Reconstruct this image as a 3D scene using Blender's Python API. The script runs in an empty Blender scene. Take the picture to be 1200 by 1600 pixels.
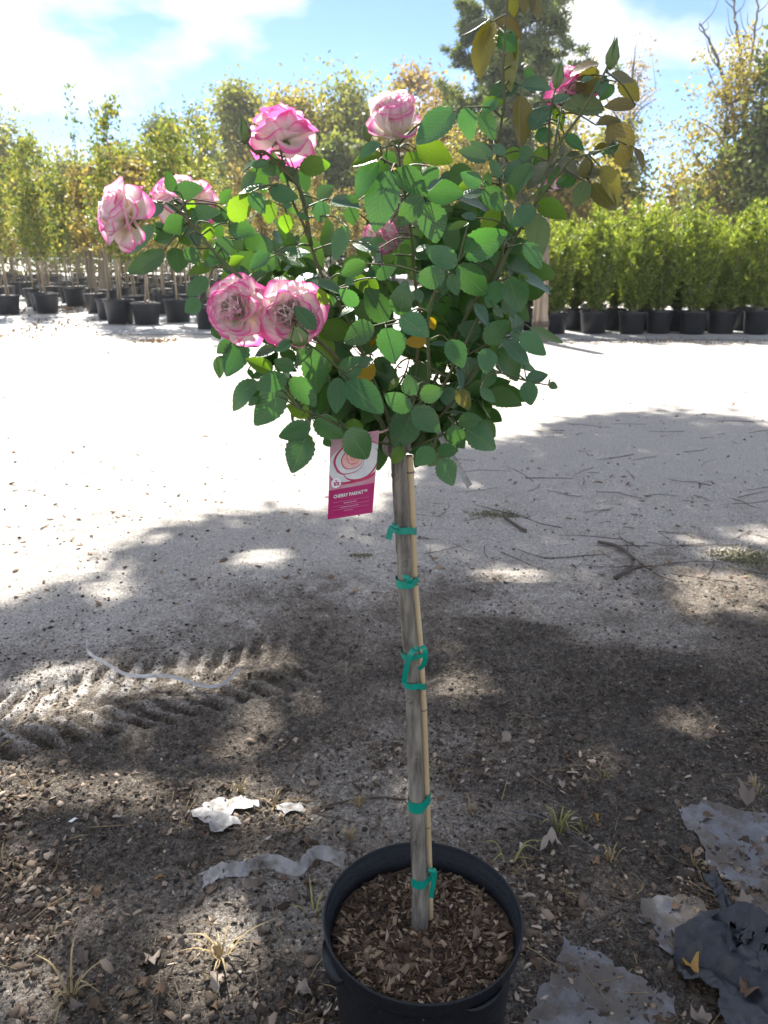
import bpy, math, random
import numpy as np
from mathutils import Vector, Matrix

# ------------------------------------------------------------------ camera, sky, sun, exposure
scene = bpy.context.scene
COL = scene.collection
HAZE = 0.0006
PITCH = math.radians(18.2)
CAMZ = 1.40
FPX = 1200.0
cam_data = bpy.data.cameras.new('camera')
cam_data.sensor_fit = 'VERTICAL'
cam_data.sensor_height = 32.0
cam_data.lens = 24.0
cam_data.clip_start = 0.02
cam_data.clip_end = 2000
cam_data.dof.use_dof = True
cam_data.dof.focus_distance = 1.12
cam_data.dof.aperture_fstop = 9.0
cam = bpy.data.objects.new('camera', cam_data)
cam.location = (0, 0, CAMZ)
cam.rotation_euler = (math.pi / 2 - PITCH, 0, 0)
COL.objects.link(cam)
scene.camera = cam

SUN_AZ = math.radians(-20)      # measured from +Y towards +X
SUN_EL = math.radians(48)
SUN = np.array([math.sin(SUN_AZ) * math.cos(SUN_EL), math.cos(SUN_AZ) * math.cos(SUN_EL), math.sin(SUN_EL)])

world = bpy.data.worlds.new('World')
scene.world = world
world.use_nodes = True
wn, wl = world.node_tree.nodes, world.node_tree.links
wn.clear()
w_out = wn.new('ShaderNodeOutputWorld')
w_bg = wn.new('ShaderNodeBackground')
w_bg.inputs['Strength'].default_value = 0.08
sky = wn.new('ShaderNodeTexSky')
sky.sky_type = 'NISHITA'
sky.sun_disc = False
sky.sun_elevation = SUN_EL
sky.sun_rotation = SUN_AZ
sky.air_density = 0.55
sky.dust_density = 0.0
sky.ozone_density = 2.8
w_tc = wn.new('ShaderNodeTexCoord')
w_sep = wn.new('ShaderNodeSeparateXYZ')
wl.new(w_tc.outputs['Generated'], w_sep.inputs[0])
w_z = wn.new('ShaderNodeMath'); w_z.operation = 'MAXIMUM'; w_z.inputs[1].default_value = 0.0
wl.new(w_sep.outputs['Z'], w_z.inputs[0])
w_za = wn.new('ShaderNodeMath'); w_za.operation = 'ADD'; w_za.inputs[1].default_value = 0.28
wl.new(w_z.outputs[0], w_za.inputs[0])
w_dx = wn.new('ShaderNodeMath'); w_dx.operation = 'DIVIDE'
w_dy = wn.new('ShaderNodeMath'); w_dy.operation = 'DIVIDE'
wl.new(w_sep.outputs['X'], w_dx.inputs[0]); wl.new(w_za.outputs[0], w_dx.inputs[1])
wl.new(w_sep.outputs['Y'], w_dy.inputs[0]); wl.new(w_za.outputs[0], w_dy.inputs[1])
w_comb = wn.new('ShaderNodeCombineXYZ')
wl.new(w_dx.outputs[0], w_comb.inputs[0]); wl.new(w_dy.outputs[0], w_comb.inputs[1])
w_comb.inputs[2].default_value = 9.4
w_no = wn.new('ShaderNodeTexNoise')
w_no.inputs['Scale'].default_value = 1.7
w_no.inputs['Detail'].default_value = 7
w_no.inputs['Roughness'].default_value = 0.52
w_no.inputs['Distortion'].default_value = 0.25
wl.new(w_comb.outputs[0], w_no.inputs['Vector'])
w_ramp = wn.new('ShaderNodeValToRGB')
w_ramp.color_ramp.elements[0].position = 0.445
w_ramp.color_ramp.elements[1].position = 0.63
wl.new(w_no.outputs['Fac'], w_ramp.inputs[0])
w_mix = wn.new('ShaderNodeMixRGB')
w_mix.inputs['Color2'].default_value = (6.2, 6.05, 5.85, 1)
wl.new(w_ramp.outputs['Color'], w_mix.inputs['Fac'])
wl.new(sky.outputs['Color'], w_mix.inputs['Color1'])
wl.new(w_mix.outputs[0], w_bg.inputs['Color'])
wl.new(w_bg.outputs[0], w_out.inputs['Surface'])

sun_data = bpy.data.lights.new('sun', 'SUN')
sun_data.energy = 5.0
sun_data.angle = math.radians(0.53)
sun_data.color = (1.0, 0.95, 0.87)
sun = bpy.data.objects.new('sun', sun_data)
sun.rotation_euler = Vector(SUN).to_track_quat('Z', 'Y').to_euler()
sun.location = (0, 0, 30)
COL.objects.link(sun)

scene.view_settings.view_transform = 'Standard'
scene.view_settings.look = 'None'
scene.view_settings.gamma = 1.0
scene.view_settings.use_curve_mapping = False
scene.view_settings.exposure = 1.7
scene.render.engine = 'CYCLES'
scene.cycles.max_bounces = 8
scene.cycles.diffuse_bounces = 6
scene.cycles.transmission_bounces = 5
scene.cycles.sample_clamp_indirect = 6.0
scene.cycles.use_denoising = True

# ------------------------------------------------------------------ helpers
CP, SP = math.cos(PITCH), math.sin(PITCH)
def ray(px, py):
    xc, yc = (px - 600) / FPX, (py - 800) / FPX
    return np.array([xc, CP - yc * SP, -SP - yc * CP])
def P(px, py, Y):
    d = ray(px, py)
    return np.array([0, 0, CAMZ]) + d * (Y / d[1])
def G(px, py, z=0.0):
    d = ray(px, py)
    return np.array([0, 0, CAMZ]) + d * ((z - CAMZ) / d[2])
def proj(p):
    x, y, z = p[0], p[1], p[2] - CAMZ
    dep = y * CP - z * SP
    return 600 + FPX * x / dep, 800 - FPX * (y * SP + z * CP) / dep
def V3(a): return Vector((float(a[0]), float(a[1]), float(a[2])))
def nrm(a):
    a = np.asarray(a, float)
    return a / (np.linalg.norm(a) + 1e-12)

def tag(o, label=None, cat=None, group=None, kind=None):
    if label: o['label'] = label
    if cat: o['category'] = cat
    if group: o['group'] = group
    if kind: o['kind'] = kind
    return o
def link(name, data, parent=None, mat=None):
    o = bpy.data.objects.new(name, data)
    COL.objects.link(o)
    if parent is not None: o.parent = parent
    if mat is not None and data is not None and len(data.materials) == 0:
        data.materials.append(mat)
    return o
def empty(name, loc=(0, 0, 0), rz=0.0):
    o = bpy.data.objects.new(name, None)
    o.location = V3(loc); o.rotation_euler = (0, 0, rz); o.empty_display_size = 0.05
    COL.objects.link(o)
    return o
def copy_tree(o, parent=None):
    c = o.copy(); COL.objects.link(c); c.parent = parent
    for ch in list(o.children): copy_tree(ch, c)
    return c
def pymesh(name, verts, faces, mat=None, smooth=True, uv=None):
    m = bpy.data.meshes.new(name)
    m.from_pydata([tuple(map(float, v)) for v in verts], [], faces)
    if smooth: m.polygons.foreach_set('use_smooth', [True] * len(m.polygons))
    if uv is not None:
        l = m.uv_layers.new(name='UVMap')
        idx = np.empty(len(m.loops), dtype=np.int32); m.loops.foreach_get('vertex_index', idx)
        l.data.foreach_set('uv', np.asarray(uv, np.float32)[idx].ravel())
    if mat: m.materials.append(mat)
    m.update()
    return m
def npmesh(name, verts, quads, mat=None, smooth=False, mats=None, mat_idx=None):
    verts = np.asarray(verts, np.float32).reshape(-1, 3); quads = np.asarray(quads, np.int32)
    k = quads.shape[1]; n = len(quads)
    m = bpy.data.meshes.new(name)
    m.vertices.add(len(verts)); m.vertices.foreach_set('co', verts.ravel())
    m.loops.add(n * k); m.loops.foreach_set('vertex_index', quads.ravel())
    m.polygons.add(n); m.polygons.foreach_set('loop_start', np.arange(0, n * k, k, dtype=np.int32))
    m.polygons.foreach_set('loop_total', np.full(n, k, np.int32))
    if smooth: m.polygons.foreach_set('use_smooth', np.ones(n, bool))
    if mat_idx is not None: m.polygons.foreach_set('material_index', np.asarray(mat_idx, np.int32))
    m.update(calc_edges=True); m.validate()
    for mm in (mats or ([mat] if mat else [])): m.materials.append(mm)
    return m

class MB:
    """collects pieces of one part"""
    def __init__(s): s.v = []; s.f = []; s.n = 0
    def add(s, v, f):
        v = np.asarray(v, float).reshape(-1, 3)
        s.v.append(v); s.f += [tuple(i + s.n for i in q) for q in f]; s.n += len(v)
    def tube(s, pts, rad, n=7, cap=True):
        pts = np.asarray(pts, float); m = len(pts)
        rad = np.full(m, rad) if np.isscalar(rad) else np.asarray(rad, float)
        tg = np.gradient(pts, axis=0); ref = np.array([0.31, 0.17, 0.93])
        if abs(np.dot(nrm(tg[0]), nrm(ref))) > .9: ref = np.array([1, 0, 0.])
        ang = np.linspace(0, 2 * math.pi, n, endpoint=False); vs = []
        a = None
        for i in range(m):
            t = nrm(tg[i])
            a = nrm(np.cross(t, ref)) if a is None else nrm(a - t * np.dot(a, t))
            b = np.cross(t, a)
            vs.append(pts[i] + rad[i] * (np.cos(ang)[:, None] * a + np.sin(ang)[:, None] * b))
        fs = []
        for i in range(m - 1):
            for j in range(n):
                k = (j + 1) % n
                fs.append((i * n + j, i * n + k, (i + 1) * n + k, (i + 1) * n + j))
        if cap:
            fs.append(tuple(range(n - 1, -1, -1))); fs.append(tuple((m - 1) * n + j for j in range(n)))
        s.add(np.concatenate(vs), fs)
    def mesh(s, name, mat=None, smooth=True):
        return pymesh(name, np.concatenate(s.v), s.f, mat, smooth)

def spline(pts, per=6):
    pts = np.asarray(pts, float)
    if len(pts) < 3:
        t = np.linspace(0, 1, per + 1)[:, None]; return pts[0] * (1 - t) + pts[-1] * t
    q = np.vstack([2 * pts[0] - pts[1], pts, 2 * pts[-1] - pts[-2]]); out = []
    for i in range(1, len(q) - 2):
        for t in np.linspace(0, 1, per, endpoint=False):
            a, b, c, d = q[i - 1], q[i], q[i + 1], q[i + 2]
            out.append(.5 * (2 * b + (c - a) * t + (2 * a - 5 * b + 4 * c - d) * t * t + (3 * b - a - 3 * c + d) * t ** 3))
    out.append(pts[-1])
    return np.array(out)

def lathe(profile, n=24, mat=None, name='lathe', wobble=0.0):
    vs, fs, m = [], [], len(profile)
    for j in range(n):
        a = 2 * math.pi * j / n
        for (r, z) in profile: vs.append((r * math.cos(a), r * math.sin(a), z))
    for j in range(n):
        k = (j + 1) % n
        for i in range(m - 1): fs.append((j * m + i, k * m + i, k * m + i + 1, j * m + i + 1))
    return pymesh(name, vs, fs, mat)

def hash2(ix, iy, seed):
    h = (ix * 374761393 + iy * 668265263 + seed * 1442695041) & 0xFFFFFFFF
    h = ((h ^ (h >> 13)) * 1274126177) & 0xFFFFFFFF
    return ((h ^ (h >> 16)) & 0xFFFFFF) / float(0xFFFFFF)
def vnoise(x, y, seed=0):
    x = np.asarray(x, float); y = np.asarray(y, float)
    ix = np.floor(x).astype(np.int64); iy = np.floor(y).astype(np.int64)
    fx, fy = x - ix, y - iy
    fx = fx * fx * (3 - 2 * fx); fy = fy * fy * (3 - 2 * fy)
    a = hash2(ix, iy, seed); b = hash2(ix + 1, iy, seed); c = hash2(ix, iy + 1, seed); d = hash2(ix + 1, iy + 1, seed)
    return (a * (1 - fx) + b * fx) * (1 - fy) + (c * (1 - fx) + d * fx) * fy
def fbm(x, y, seed=0, oct=4):
    s, a, tot = 0, 1.0, 0
    for o in range(oct):
        s = s + a * vnoise(x * 2 ** o, y * 2 ** o, seed + o * 17); tot += a; a *= .5
    return s / tot
def sstep(a, b, x):
    t = np.clip((x - a) / (b - a), 0, 1); return t * t * (3 - 2 * t)

# ------------------------------------------------------------------ materials
def mat_new(name):
    m = bpy.data.materials.new(name); m.use_nodes = True
    nt = m.node_tree; b = nt.nodes['Principled BSDF']; out = nt.nodes['Material Output']
    return m, nt, b, out
def noise(nt, scale, detail=4, coord='Object', rough=.55, stretch=None):
    tc = nt.nodes.new('ShaderNodeTexCoord'); n = nt.nodes.new('ShaderNodeTexNoise')
    n.inputs['Scale'].default_value = scale; n.inputs['Detail'].default_value = detail; n.inputs['Roughness'].default_value = rough
    src = tc.outputs[coord]
    if stretch:
        mp = nt.nodes.new('ShaderNodeMapping'); mp.inputs['Scale'].default_value = stretch
        nt.links.new(src, mp.inputs[0]); src = mp.outputs[0]
    nt.links.new(src, n.inputs['Vector'])
    return n
def ramp(nt, src, stops):
    r = nt.nodes.new('ShaderNodeValToRGB'); e = r.color_ramp.elements
    while len(e) < len(stops): e.new(.5)
    for i, (p, c) in enumerate(stops):
        e[i].position = p; e[i].color = (c[0], c[1], c[2], 1) if not np.isscalar(c) else (c, c, c, 1)
    nt.links.new(src, r.inputs[0])
    return r
def bump(nt, src, b, dist=.002, strength=.6, prev=None):
    n = nt.nodes.new('ShaderNodeBump'); n.inputs['Distance'].default_value = dist; n.inputs['Strength'].default_value = strength
    nt.links.new(src, n.inputs['Height'])
    if prev is not None: nt.links.new(prev.outputs[0], n.inputs['Normal'])
    if b is not None: nt.links.new(n.outputs[0], b.inputs['Normal'])
    return n
def simple(name, c1, c2=None, scale=8, rough=.7, bumpd=0, bscale=60, stretch=None, coord='Object', spec=.3):
    m, nt, b, out = mat_new(name)
    b.inputs['Roughness'].default_value = rough
    b.inputs['Specular IOR Level'].default_value = spec
    if c2 is None: b.inputs['Base Color'].default_value = (*c1, 1)
    else:
        n = noise(nt, scale, 5, coord, stretch=stretch)
        r = ramp(nt, n.outputs['Fac'], [(.35, c1), (.65, c2)])
        nt.links.new(r.outputs[0], b.inputs['Base Color'])
    if bumpd:
        n2 = noise(nt, bscale, 5, coord, stretch=stretch); bump(nt, n2.outputs['Fac'], b, bumpd, .8)
    return m
def leafmat(name, stops, trans=.4, rough=.5, tcol=(1.3, 1.25, .55), spec=.35):
    """leaf surface: colour differs from leaf to leaf, light passes through"""
    m, nt, b, out = mat_new(name)
    g = nt.nodes.new('ShaderNodeNewGeometry')
    r = ramp(nt, g.outputs['Random Per Island'], stops)
    nt.links.new(r.outputs[0], b.inputs['Base Color'])
    b.inputs['Roughness'].default_value = rough; b.inputs['Specular IOR Level'].default_value = spec
    t = nt.nodes.new('ShaderNodeBsdfTranslucent')
    mu = nt.nodes.new('ShaderNodeMixRGB'); mu.blend_type = 'MULTIPLY'; mu.inputs['Fac'].default_value = 1
    mu.inputs['Color2'].default_value = (*tcol, 1); nt.links.new(r.outputs[0], mu.inputs['Color1'])
    nt.links.new(mu.outputs[0], t.inputs['Color'])
    mx = nt.nodes.new('ShaderNodeMixShader'); mx.inputs[0].default_value = trans
    nt.links.new(b.outputs[0], mx.inputs[1]); nt.links.new(t.outputs[0], mx.inputs[2])
    nt.links.new(mx.outputs[0], out.inputs['Surface'])
    return m

def mat_ground():
    m, nt, b, out = mat_new('ground_soil')
    at = nt.nodes.new('ShaderNodeAttribute'); at.attribute_name = 'soil'
    n1 = noise(nt, 3.2, 8, rough=.65); n2 = noise(nt, 42, 6, rough=.7); n3 = noise(nt, 260, 3, rough=.6)
    # soil amount = attribute (also holds painted track shading) + noise
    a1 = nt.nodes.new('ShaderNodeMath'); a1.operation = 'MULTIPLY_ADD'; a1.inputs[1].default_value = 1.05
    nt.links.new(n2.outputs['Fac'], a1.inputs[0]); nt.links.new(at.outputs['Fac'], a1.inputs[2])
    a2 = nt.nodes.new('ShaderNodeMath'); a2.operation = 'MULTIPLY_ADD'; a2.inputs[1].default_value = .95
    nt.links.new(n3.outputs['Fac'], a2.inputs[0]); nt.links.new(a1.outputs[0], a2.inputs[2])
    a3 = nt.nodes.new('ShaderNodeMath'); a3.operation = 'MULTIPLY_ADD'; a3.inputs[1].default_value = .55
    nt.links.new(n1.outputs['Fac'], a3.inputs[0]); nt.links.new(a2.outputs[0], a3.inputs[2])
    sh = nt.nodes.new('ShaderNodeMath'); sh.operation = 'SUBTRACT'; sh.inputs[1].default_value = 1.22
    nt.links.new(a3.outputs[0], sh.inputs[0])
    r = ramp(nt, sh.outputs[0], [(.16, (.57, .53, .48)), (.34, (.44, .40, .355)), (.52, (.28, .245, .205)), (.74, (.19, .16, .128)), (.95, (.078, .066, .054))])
    n4 = noise(nt, 105, 5, rough=.75); k4 = ramp(nt, n4.outputs['Fac'], [(.36, .45), (.5, .95), (.64, 1.75)])
    m4 = nt.nodes.new('ShaderNodeMixRGB'); m4.blend_type = 'MULTIPLY'; nt.links.new(r.outputs[0], m4.inputs[1]); nt.links.new(k4.outputs[0], m4.inputs[2])
    f4 = nt.nodes.new('ShaderNodeMapRange'); f4.inputs[3].default_value = .75; f4.inputs[4].default_value = 1.0; nt.links.new(at.outputs['Fac'], f4.inputs[0]); nt.links.new(f4.outputs[0], m4.inputs[0])
    nt.links.new(m4.outputs[0], b.inputs['Base Color'])
    b.inputs['Roughness'].default_value = .85; b.inputs['Specular IOR Level'].default_value = .25
    p = bump(nt, n2.outputs['Fac'], None, .022, 1.0)
    vo = nt.nodes.new('ShaderNodeTexVoronoi'); vo.inputs['Scale'].default_value = 120
    tc = nt.nodes.new('ShaderNodeTexCoord'); nt.links.new(tc.outputs['Object'], vo.inputs['Vector'])
    p2 = bump(nt, vo.outputs['Distance'], None, .007, .9, p)
    bump(nt, n3.outputs['Fac'], b, .006, 1.0, p2)
    return m

def mat_rose_leaf():
    m, nt, b, out = mat_new('rose_leaf')
    oi = nt.nodes.new('ShaderNodeObjectInfo')
    uv = nt.nodes.new('ShaderNodeUVMap'); sep = nt.nodes.new('ShaderNodeSeparateXYZ')
    nt.links.new(uv.outputs[0], sep.inputs[0])
    # side veins: run outwards and forwards from the midrib
    ab = nt.nodes.new('ShaderNodeMath'); ab.operation = 'ABSOLUTE'; nt.links.new(sep.outputs['X'], ab.inputs[0])
    vv = nt.nodes.new('ShaderNodeMath'); vv.operation = 'MULTIPLY_ADD'; vv.inputs[1].default_value = -.42
    nt.links.new(ab.outputs[0], vv.inputs[0]); nt.links.new(sep.outputs['Y'], vv.inputs[2])
    vs = nt.nodes.new('ShaderNodeMath'); vs.operation = 'MULTIPLY'; vs.inputs[1].default_value = 58
    nt.links.new(vv.outputs[0], vs.inputs[0])
    si = nt.nodes.new('ShaderNodeMath'); si.operation = 'SINE'; nt.links.new(vs.outputs[0], si.inputs[0])
    pw = nt.nodes.new('ShaderNodeMapRange'); pw.inputs[1].default_value = .75; pw.inputs[2].default_value = 1.0
    nt.links.new(si.outputs[0], pw.inputs[0])
    md = nt.nodes.new('ShaderNodeMapRange'); md.inputs[1].default_value = .015; md.inputs[2].default_value = .06; md.inputs[3].default_value = 1; md.inputs[4].default_value = 0
    nt.links.new(ab.outputs[0], md.inputs[0])
    n = noise(nt, 60, 5, rough=.65); nr = ramp(nt, n.outputs['Fac'], [(.27, .35), (.33, .80), (.7, 1.2)])
    mu = nt.nodes.new('ShaderNodeMixRGB'); mu.blend_type = 'MULTIPLY'; mu.inputs[0].default_value = 1
    nt.links.new(oi.outputs['Color'], mu.inputs[1]); nt.links.new(nr.outputs[0], mu.inputs[2])
    li = nt.nodes.new('ShaderNodeMixRGB'); li.blend_type = 'MIX'; li.inputs[2].default_value = (.2, .29, .13, 1)
    nt.links.new(mu.outputs[0], li.inputs[1])
    fm = nt.nodes.new('ShaderNodeMath'); fm.operation = 'MULTIPLY'; fm.inputs[1].default_value = .38
    nt.links.new(md.outputs[0], fm.inputs[0])
    fa = nt.nodes.new('ShaderNodeMath'); fa.operation = 'MULTIPLY_ADD'; fa.inputs[1].default_value = .13
    nt.links.new(pw.outputs[0], fa.inputs[0]); nt.links.new(fm.outputs[0], fa.inputs[2])
    nt.links.new(fa.outputs[0], li.inputs[0])
    nt.links.new(li.outputs[0], b.inputs['Base Color'])
    b.inputs['Roughness'].default_value = .31; b.inputs['Specular IOR Level'].default_value = .5
    hb = nt.nodes.new('ShaderNodeMath'); hb.operation = 'ADD'
    nt.links.new(md.outputs[0], hb.inputs[0]); nt.links.new(pw.outputs[0], hb.inputs[1])
    bp = bump(nt, hb.outputs[0], b, .0006, -.0)
    bp.invert = True; bp.inputs['Strength'].default_value = .8
    t = nt.nodes.new('ShaderNodeBsdfTranslucent')
    tm = nt.nodes.new('ShaderNodeMixRGB'); tm.blend_type = 'MULTIPLY'; tm.inputs[0].default_value = 1; tm.inputs[2].default_value = (1.5, 1.6, .45, 1)
    nt.links.new(mu.outputs[0], tm.inputs[1]); nt.links.new(tm.outputs[0], t.inputs['Color'])
    mx = nt.nodes.new('ShaderNodeMixShader'); nt.links.new(oi.outputs['Alpha'], mx.inputs[0])
    nt.links.new(b.outputs[0], mx.inputs[1]); nt.links.new(t.outputs[0], mx.inputs[2])
    nt.links.new(mx.outputs[0], out.inputs['Surface'])
    return m

def mat_petal():
    m, nt, b, out = mat_new('rose_petal')
    oi = nt.nodes.new('ShaderNodeObjectInfo')
    uv = nt.nodes.new('ShaderNodeUVMap'); sep = nt.nodes.new('ShaderNodeSeparateXYZ'); nt.links.new(uv.outputs[0], sep.inputs[0])
    ab = nt.nodes.new('ShaderNodeMath'); ab.operation = 'ABSOLUTE'; nt.links.new(sep.outputs['X'], ab.inputs[0])
    p2 = nt.nodes.new('ShaderNodeMath'); p2.operation = 'POWER'; p2.inputs[1].default_value = 6.0; nt.links.new(ab.outputs[0], p2.inputs[0])
    tt = nt.nodes.new('ShaderNodeMath'); tt.operation = 'POWER'; tt.inputs[1].default_value = 2.9; nt.links.new(sep.outputs['Y'], tt.inputs[0])
    sc = nt.nodes.new('ShaderNodeMath'); sc.operation = 'MULTIPLY'; nt.links.new(p2.outputs[0], sc.inputs[0]); nt.links.new(sep.outputs['Y'], sc.inputs[1])
    mxm = nt.nodes.new('ShaderNodeMath'); mxm.operation = 'MAXIMUM'; nt.links.new(tt.outputs[0], mxm.inputs[0]); nt.links.new(sc.outputs[0], mxm.inputs[1])
    n = noise(nt, 70, 4)
    sr = nt.nodes.new('ShaderNodeSeparateColor'); nt.links.new(oi.outputs['Color'], sr.inputs[0])
    gm_ = nt.nodes.new('ShaderNodeMath'); gm_.operation = 'MULTIPLY'; nt.links.new(mxm.outputs[0], gm_.inputs[0]); nt.links.new(sr.outputs[1], gm_.inputs[1])
    ad = nt.nodes.new('ShaderNodeMath'); ad.operation = 'MULTIPLY_ADD'; ad.inputs[1].default_value = .30
    nt.links.new(n.outputs['Fac'], ad.inputs[0]); nt.links.new(gm_.outputs[0], ad.inputs[2])
    ad2 = nt.nodes.new('ShaderNodeMath'); ad2.operation = 'ADD'; nt.links.new(ad.outputs[0], ad2.inputs[0]); nt.links.new(sr.outputs[0], ad2.inputs[1])
    r = ramp(nt, ad2.outputs[0], [(.02, (.93, .77, .45)), (.22, (.92, .85, .73)), (.5, (.91, .81, .78)), (.74, (.88, .52, .66)), (.95, (.80, .15, .41))])
    nt.links.new(r.outputs[0], b.inputs['Base Color'])
    b.inputs['Roughness'].default_value = .55; b.inputs['Specular IOR Level'].default_value = .2
    wv = noise(nt, 40, 3, 'UV', stretch=(9, .6, 1)); bump(nt, wv.outputs['Fac'], b, .0012, .5)
    t = nt.nodes.new('ShaderNodeBsdfTranslucent'); nt.links.new(r.outputs[0], t.inputs['Color'])
    mx = nt.nodes.new('ShaderNodeMixShader'); mx.inputs[0].default_value = .5
    nt.links.new(b.outputs[0], mx.inputs[1]); nt.links.new(t.outputs[0], mx.inputs[2]); nt.links.new(mx.outputs[0], out.inputs['Surface'])
    return m

def mat_dirty(name, c1, c2, dirt, lo, hi, rough, scale=9):
    m, nt, b, out = mat_new(name); n = noise(nt, scale, 7, rough=.65); f = noise(nt, 130, 4, rough=.7); base = ramp(nt, f.outputs['Fac'], [(.3, c1), (.7, c2)])
    ad = nt.nodes.new('ShaderNodeMath'); ad.operation = 'MULTIPLY_ADD'; ad.inputs[1].default_value = .3; nt.links.new(f.outputs['Fac'], ad.inputs[0]); nt.links.new(n.outputs['Fac'], ad.inputs[2])
    k = ramp(nt, ad.outputs[0], [(lo, 0.0), (hi, 1.0)]); mx = nt.nodes.new('ShaderNodeMixRGB'); mx.inputs[2].default_value = (*dirt, 1)
    nt.links.new(k.outputs[0], mx.inputs[0]); nt.links.new(base.outputs[0], mx.inputs[1]); nt.links.new(mx.outputs[0], b.inputs['Base Color'])
    rr = ramp(nt, k.outputs[0], [(0, rough), (1, .95)]); nt.links.new(rr.outputs[0], b.inputs['Roughness']); bump(nt, ad.outputs[0], b, .006, .7); return m
M = {}
M['ground'] = mat_ground()
M['rose_leaf'] = mat_rose_leaf()
M['petal'] = mat_petal()
M['cane'] = simple('green_cane', (.055, .085, .03), (.095, .085, .04), 30, .5, .0006, 200)
M['sepal'] = simple('bud_green', (.09, .15, .05), (.14, .19, .07), 60, .5)
M['rosebark'] = simple('rose_trunk_bark', (.07, .062, .052), (.26, .235, .195), 80, .85, .007, 130, stretch=(1, 1, .14))
M['bamboo'] = simple('bamboo_stake', (.46, .34, .19), (.56, .44, .27), 30, .45, .0003, 120, stretch=(1, 1, .1))
M['ribbon'] = simple('green_tie_tape', (.0, .20, .14), (.0, .25, .18), 40, .35, spec=.5)
M['band'] = simple('scuffed_white_band', (.42, .40, .40), (.60, .58, .58), 30, .5)
M['potblack'] = mat_dirty('black_pot_plastic', (.007, .008, .011), (.012, .014, .018), (.022, .021, .022), .75, 1.05, .42, 11); M['potblack'].node_tree.nodes['Principled BSDF'].inputs['Specular IOR Level'].default_value = .28
M['potfar'] = simple('nursery_pot_plastic', (.010, .011, .014), (.020, .021, .024), 5, .42, spec=.5)
M['potsoil'] = simple('potting_soil', (.05, .035, .025), (.10, .07, .045), 40, .95, .01, 90)
M['farsoil'] = simple('pot_bark_mulch', (.07, .05, .035), (.13, .09, .06), 12, .95)
M['post'] = simple('weathered_post_wood', (.10, .08, .06), (.36, .29, .22), 9, .9, .03, 16, stretch=(1, 1, .10))
M['farbark'] = simple('tree_bark', (.10, .085, .07), (.19, .165, .135), 3, .9, .02, 8, stretch=(1, 1, .25))
M['youngbark'] = simple('young_tree_bark', (.20, .165, .12), (.33, .28, .21), 6, .85, stretch=(1, 1, .3))
M['pinebark'] = simple('pine_bark', (.10, .075, .058), (.17, .125, .095), 3, .95, .03, 6, stretch=(1, 1, .3))
M['wire'] = simple('wire_metal', (.25, .25, .25), None, rough=.4)
M['cloth'] = mat_dirty('weathered_ground_fabric', (.125, .13, .145), (.18, .185, .20), (.115, .10, .086), .56, .70, .42)
M['farcloth'] = simple('pale_ground_fabric', (.30, .30, .31), (.40, .395, .39), .9, .8, .01, 3)
M['blackcloth'] = mat_dirty('black_woven_fabric', (.014, .016, .022), (.026, .029, .036), (.07, .062, .055), .70, .9, .38, 16)
M['paper'] = mat_dirty('dirty_white_film', (.25, .245, .24), (.37, .36, .355), (.14, .12, .10), .60, .82, .45, 26)
M['straw'] = simple('dry_straw', (.36, .28, .15), (.24, .18, .09), 30, .8)
M['grass'] = simple('yellowing_grass', (.20, .22, .06), (.33, .28, .10), 20, .6)
M['twig'] = simple('twig_bark', (.07, .055, .045), (.13, .10, .08), 30, .9)
M['moss'] = simple('moss', (.16, .16, .09), (.26, .24, .15), 60, .95, .006, 150)
M['litter'] = leafmat('dead_leaf', [(0, (.05, .038, .028)), (.4, (.11, .082, .06)), (.75, (.25, .19, .14)), (1, (.50, .41, .32))], .12, .75, (1.2, 1, .7), .2)
M['chips'] = leafmat('bark_chip', [(0, (.022, .016, .012)), (.45, (.075, .05, .033)), (.82, (.17, .118, .078)), (1, (.33, .25, .17))], 0.0, .85, spec=.2)
M['pebble'] = leafmat('soil_clod', [(0, (.028, .026, .024)), (.7, (.06, .055, .05)), (.95, (.12, .11, .10)), (1, (.36, .34, .31))], 0.0, .9, spec=.2)
M['rust_litter'] = leafmat('russet_leaf', [(0, (.13, .08, .05)), (.6, (.22, .14, .09)), (1, (.34, .25, .17))], .15, .8)

# ------------------------------------------------------------------ ground
RNG = np.random.RandomState(11)
TA, TB = G(-60, 1152), G(575, 998)
TD = nrm((TB - TA)[:2]); TN = np.array([-TD[1], TD[0]])
TLEN = float(np.linalg.norm((TB - TA)[:2]))
POT_C = P(660.5, 1427, 1.061)          # rim centre of the rose pot

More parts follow.
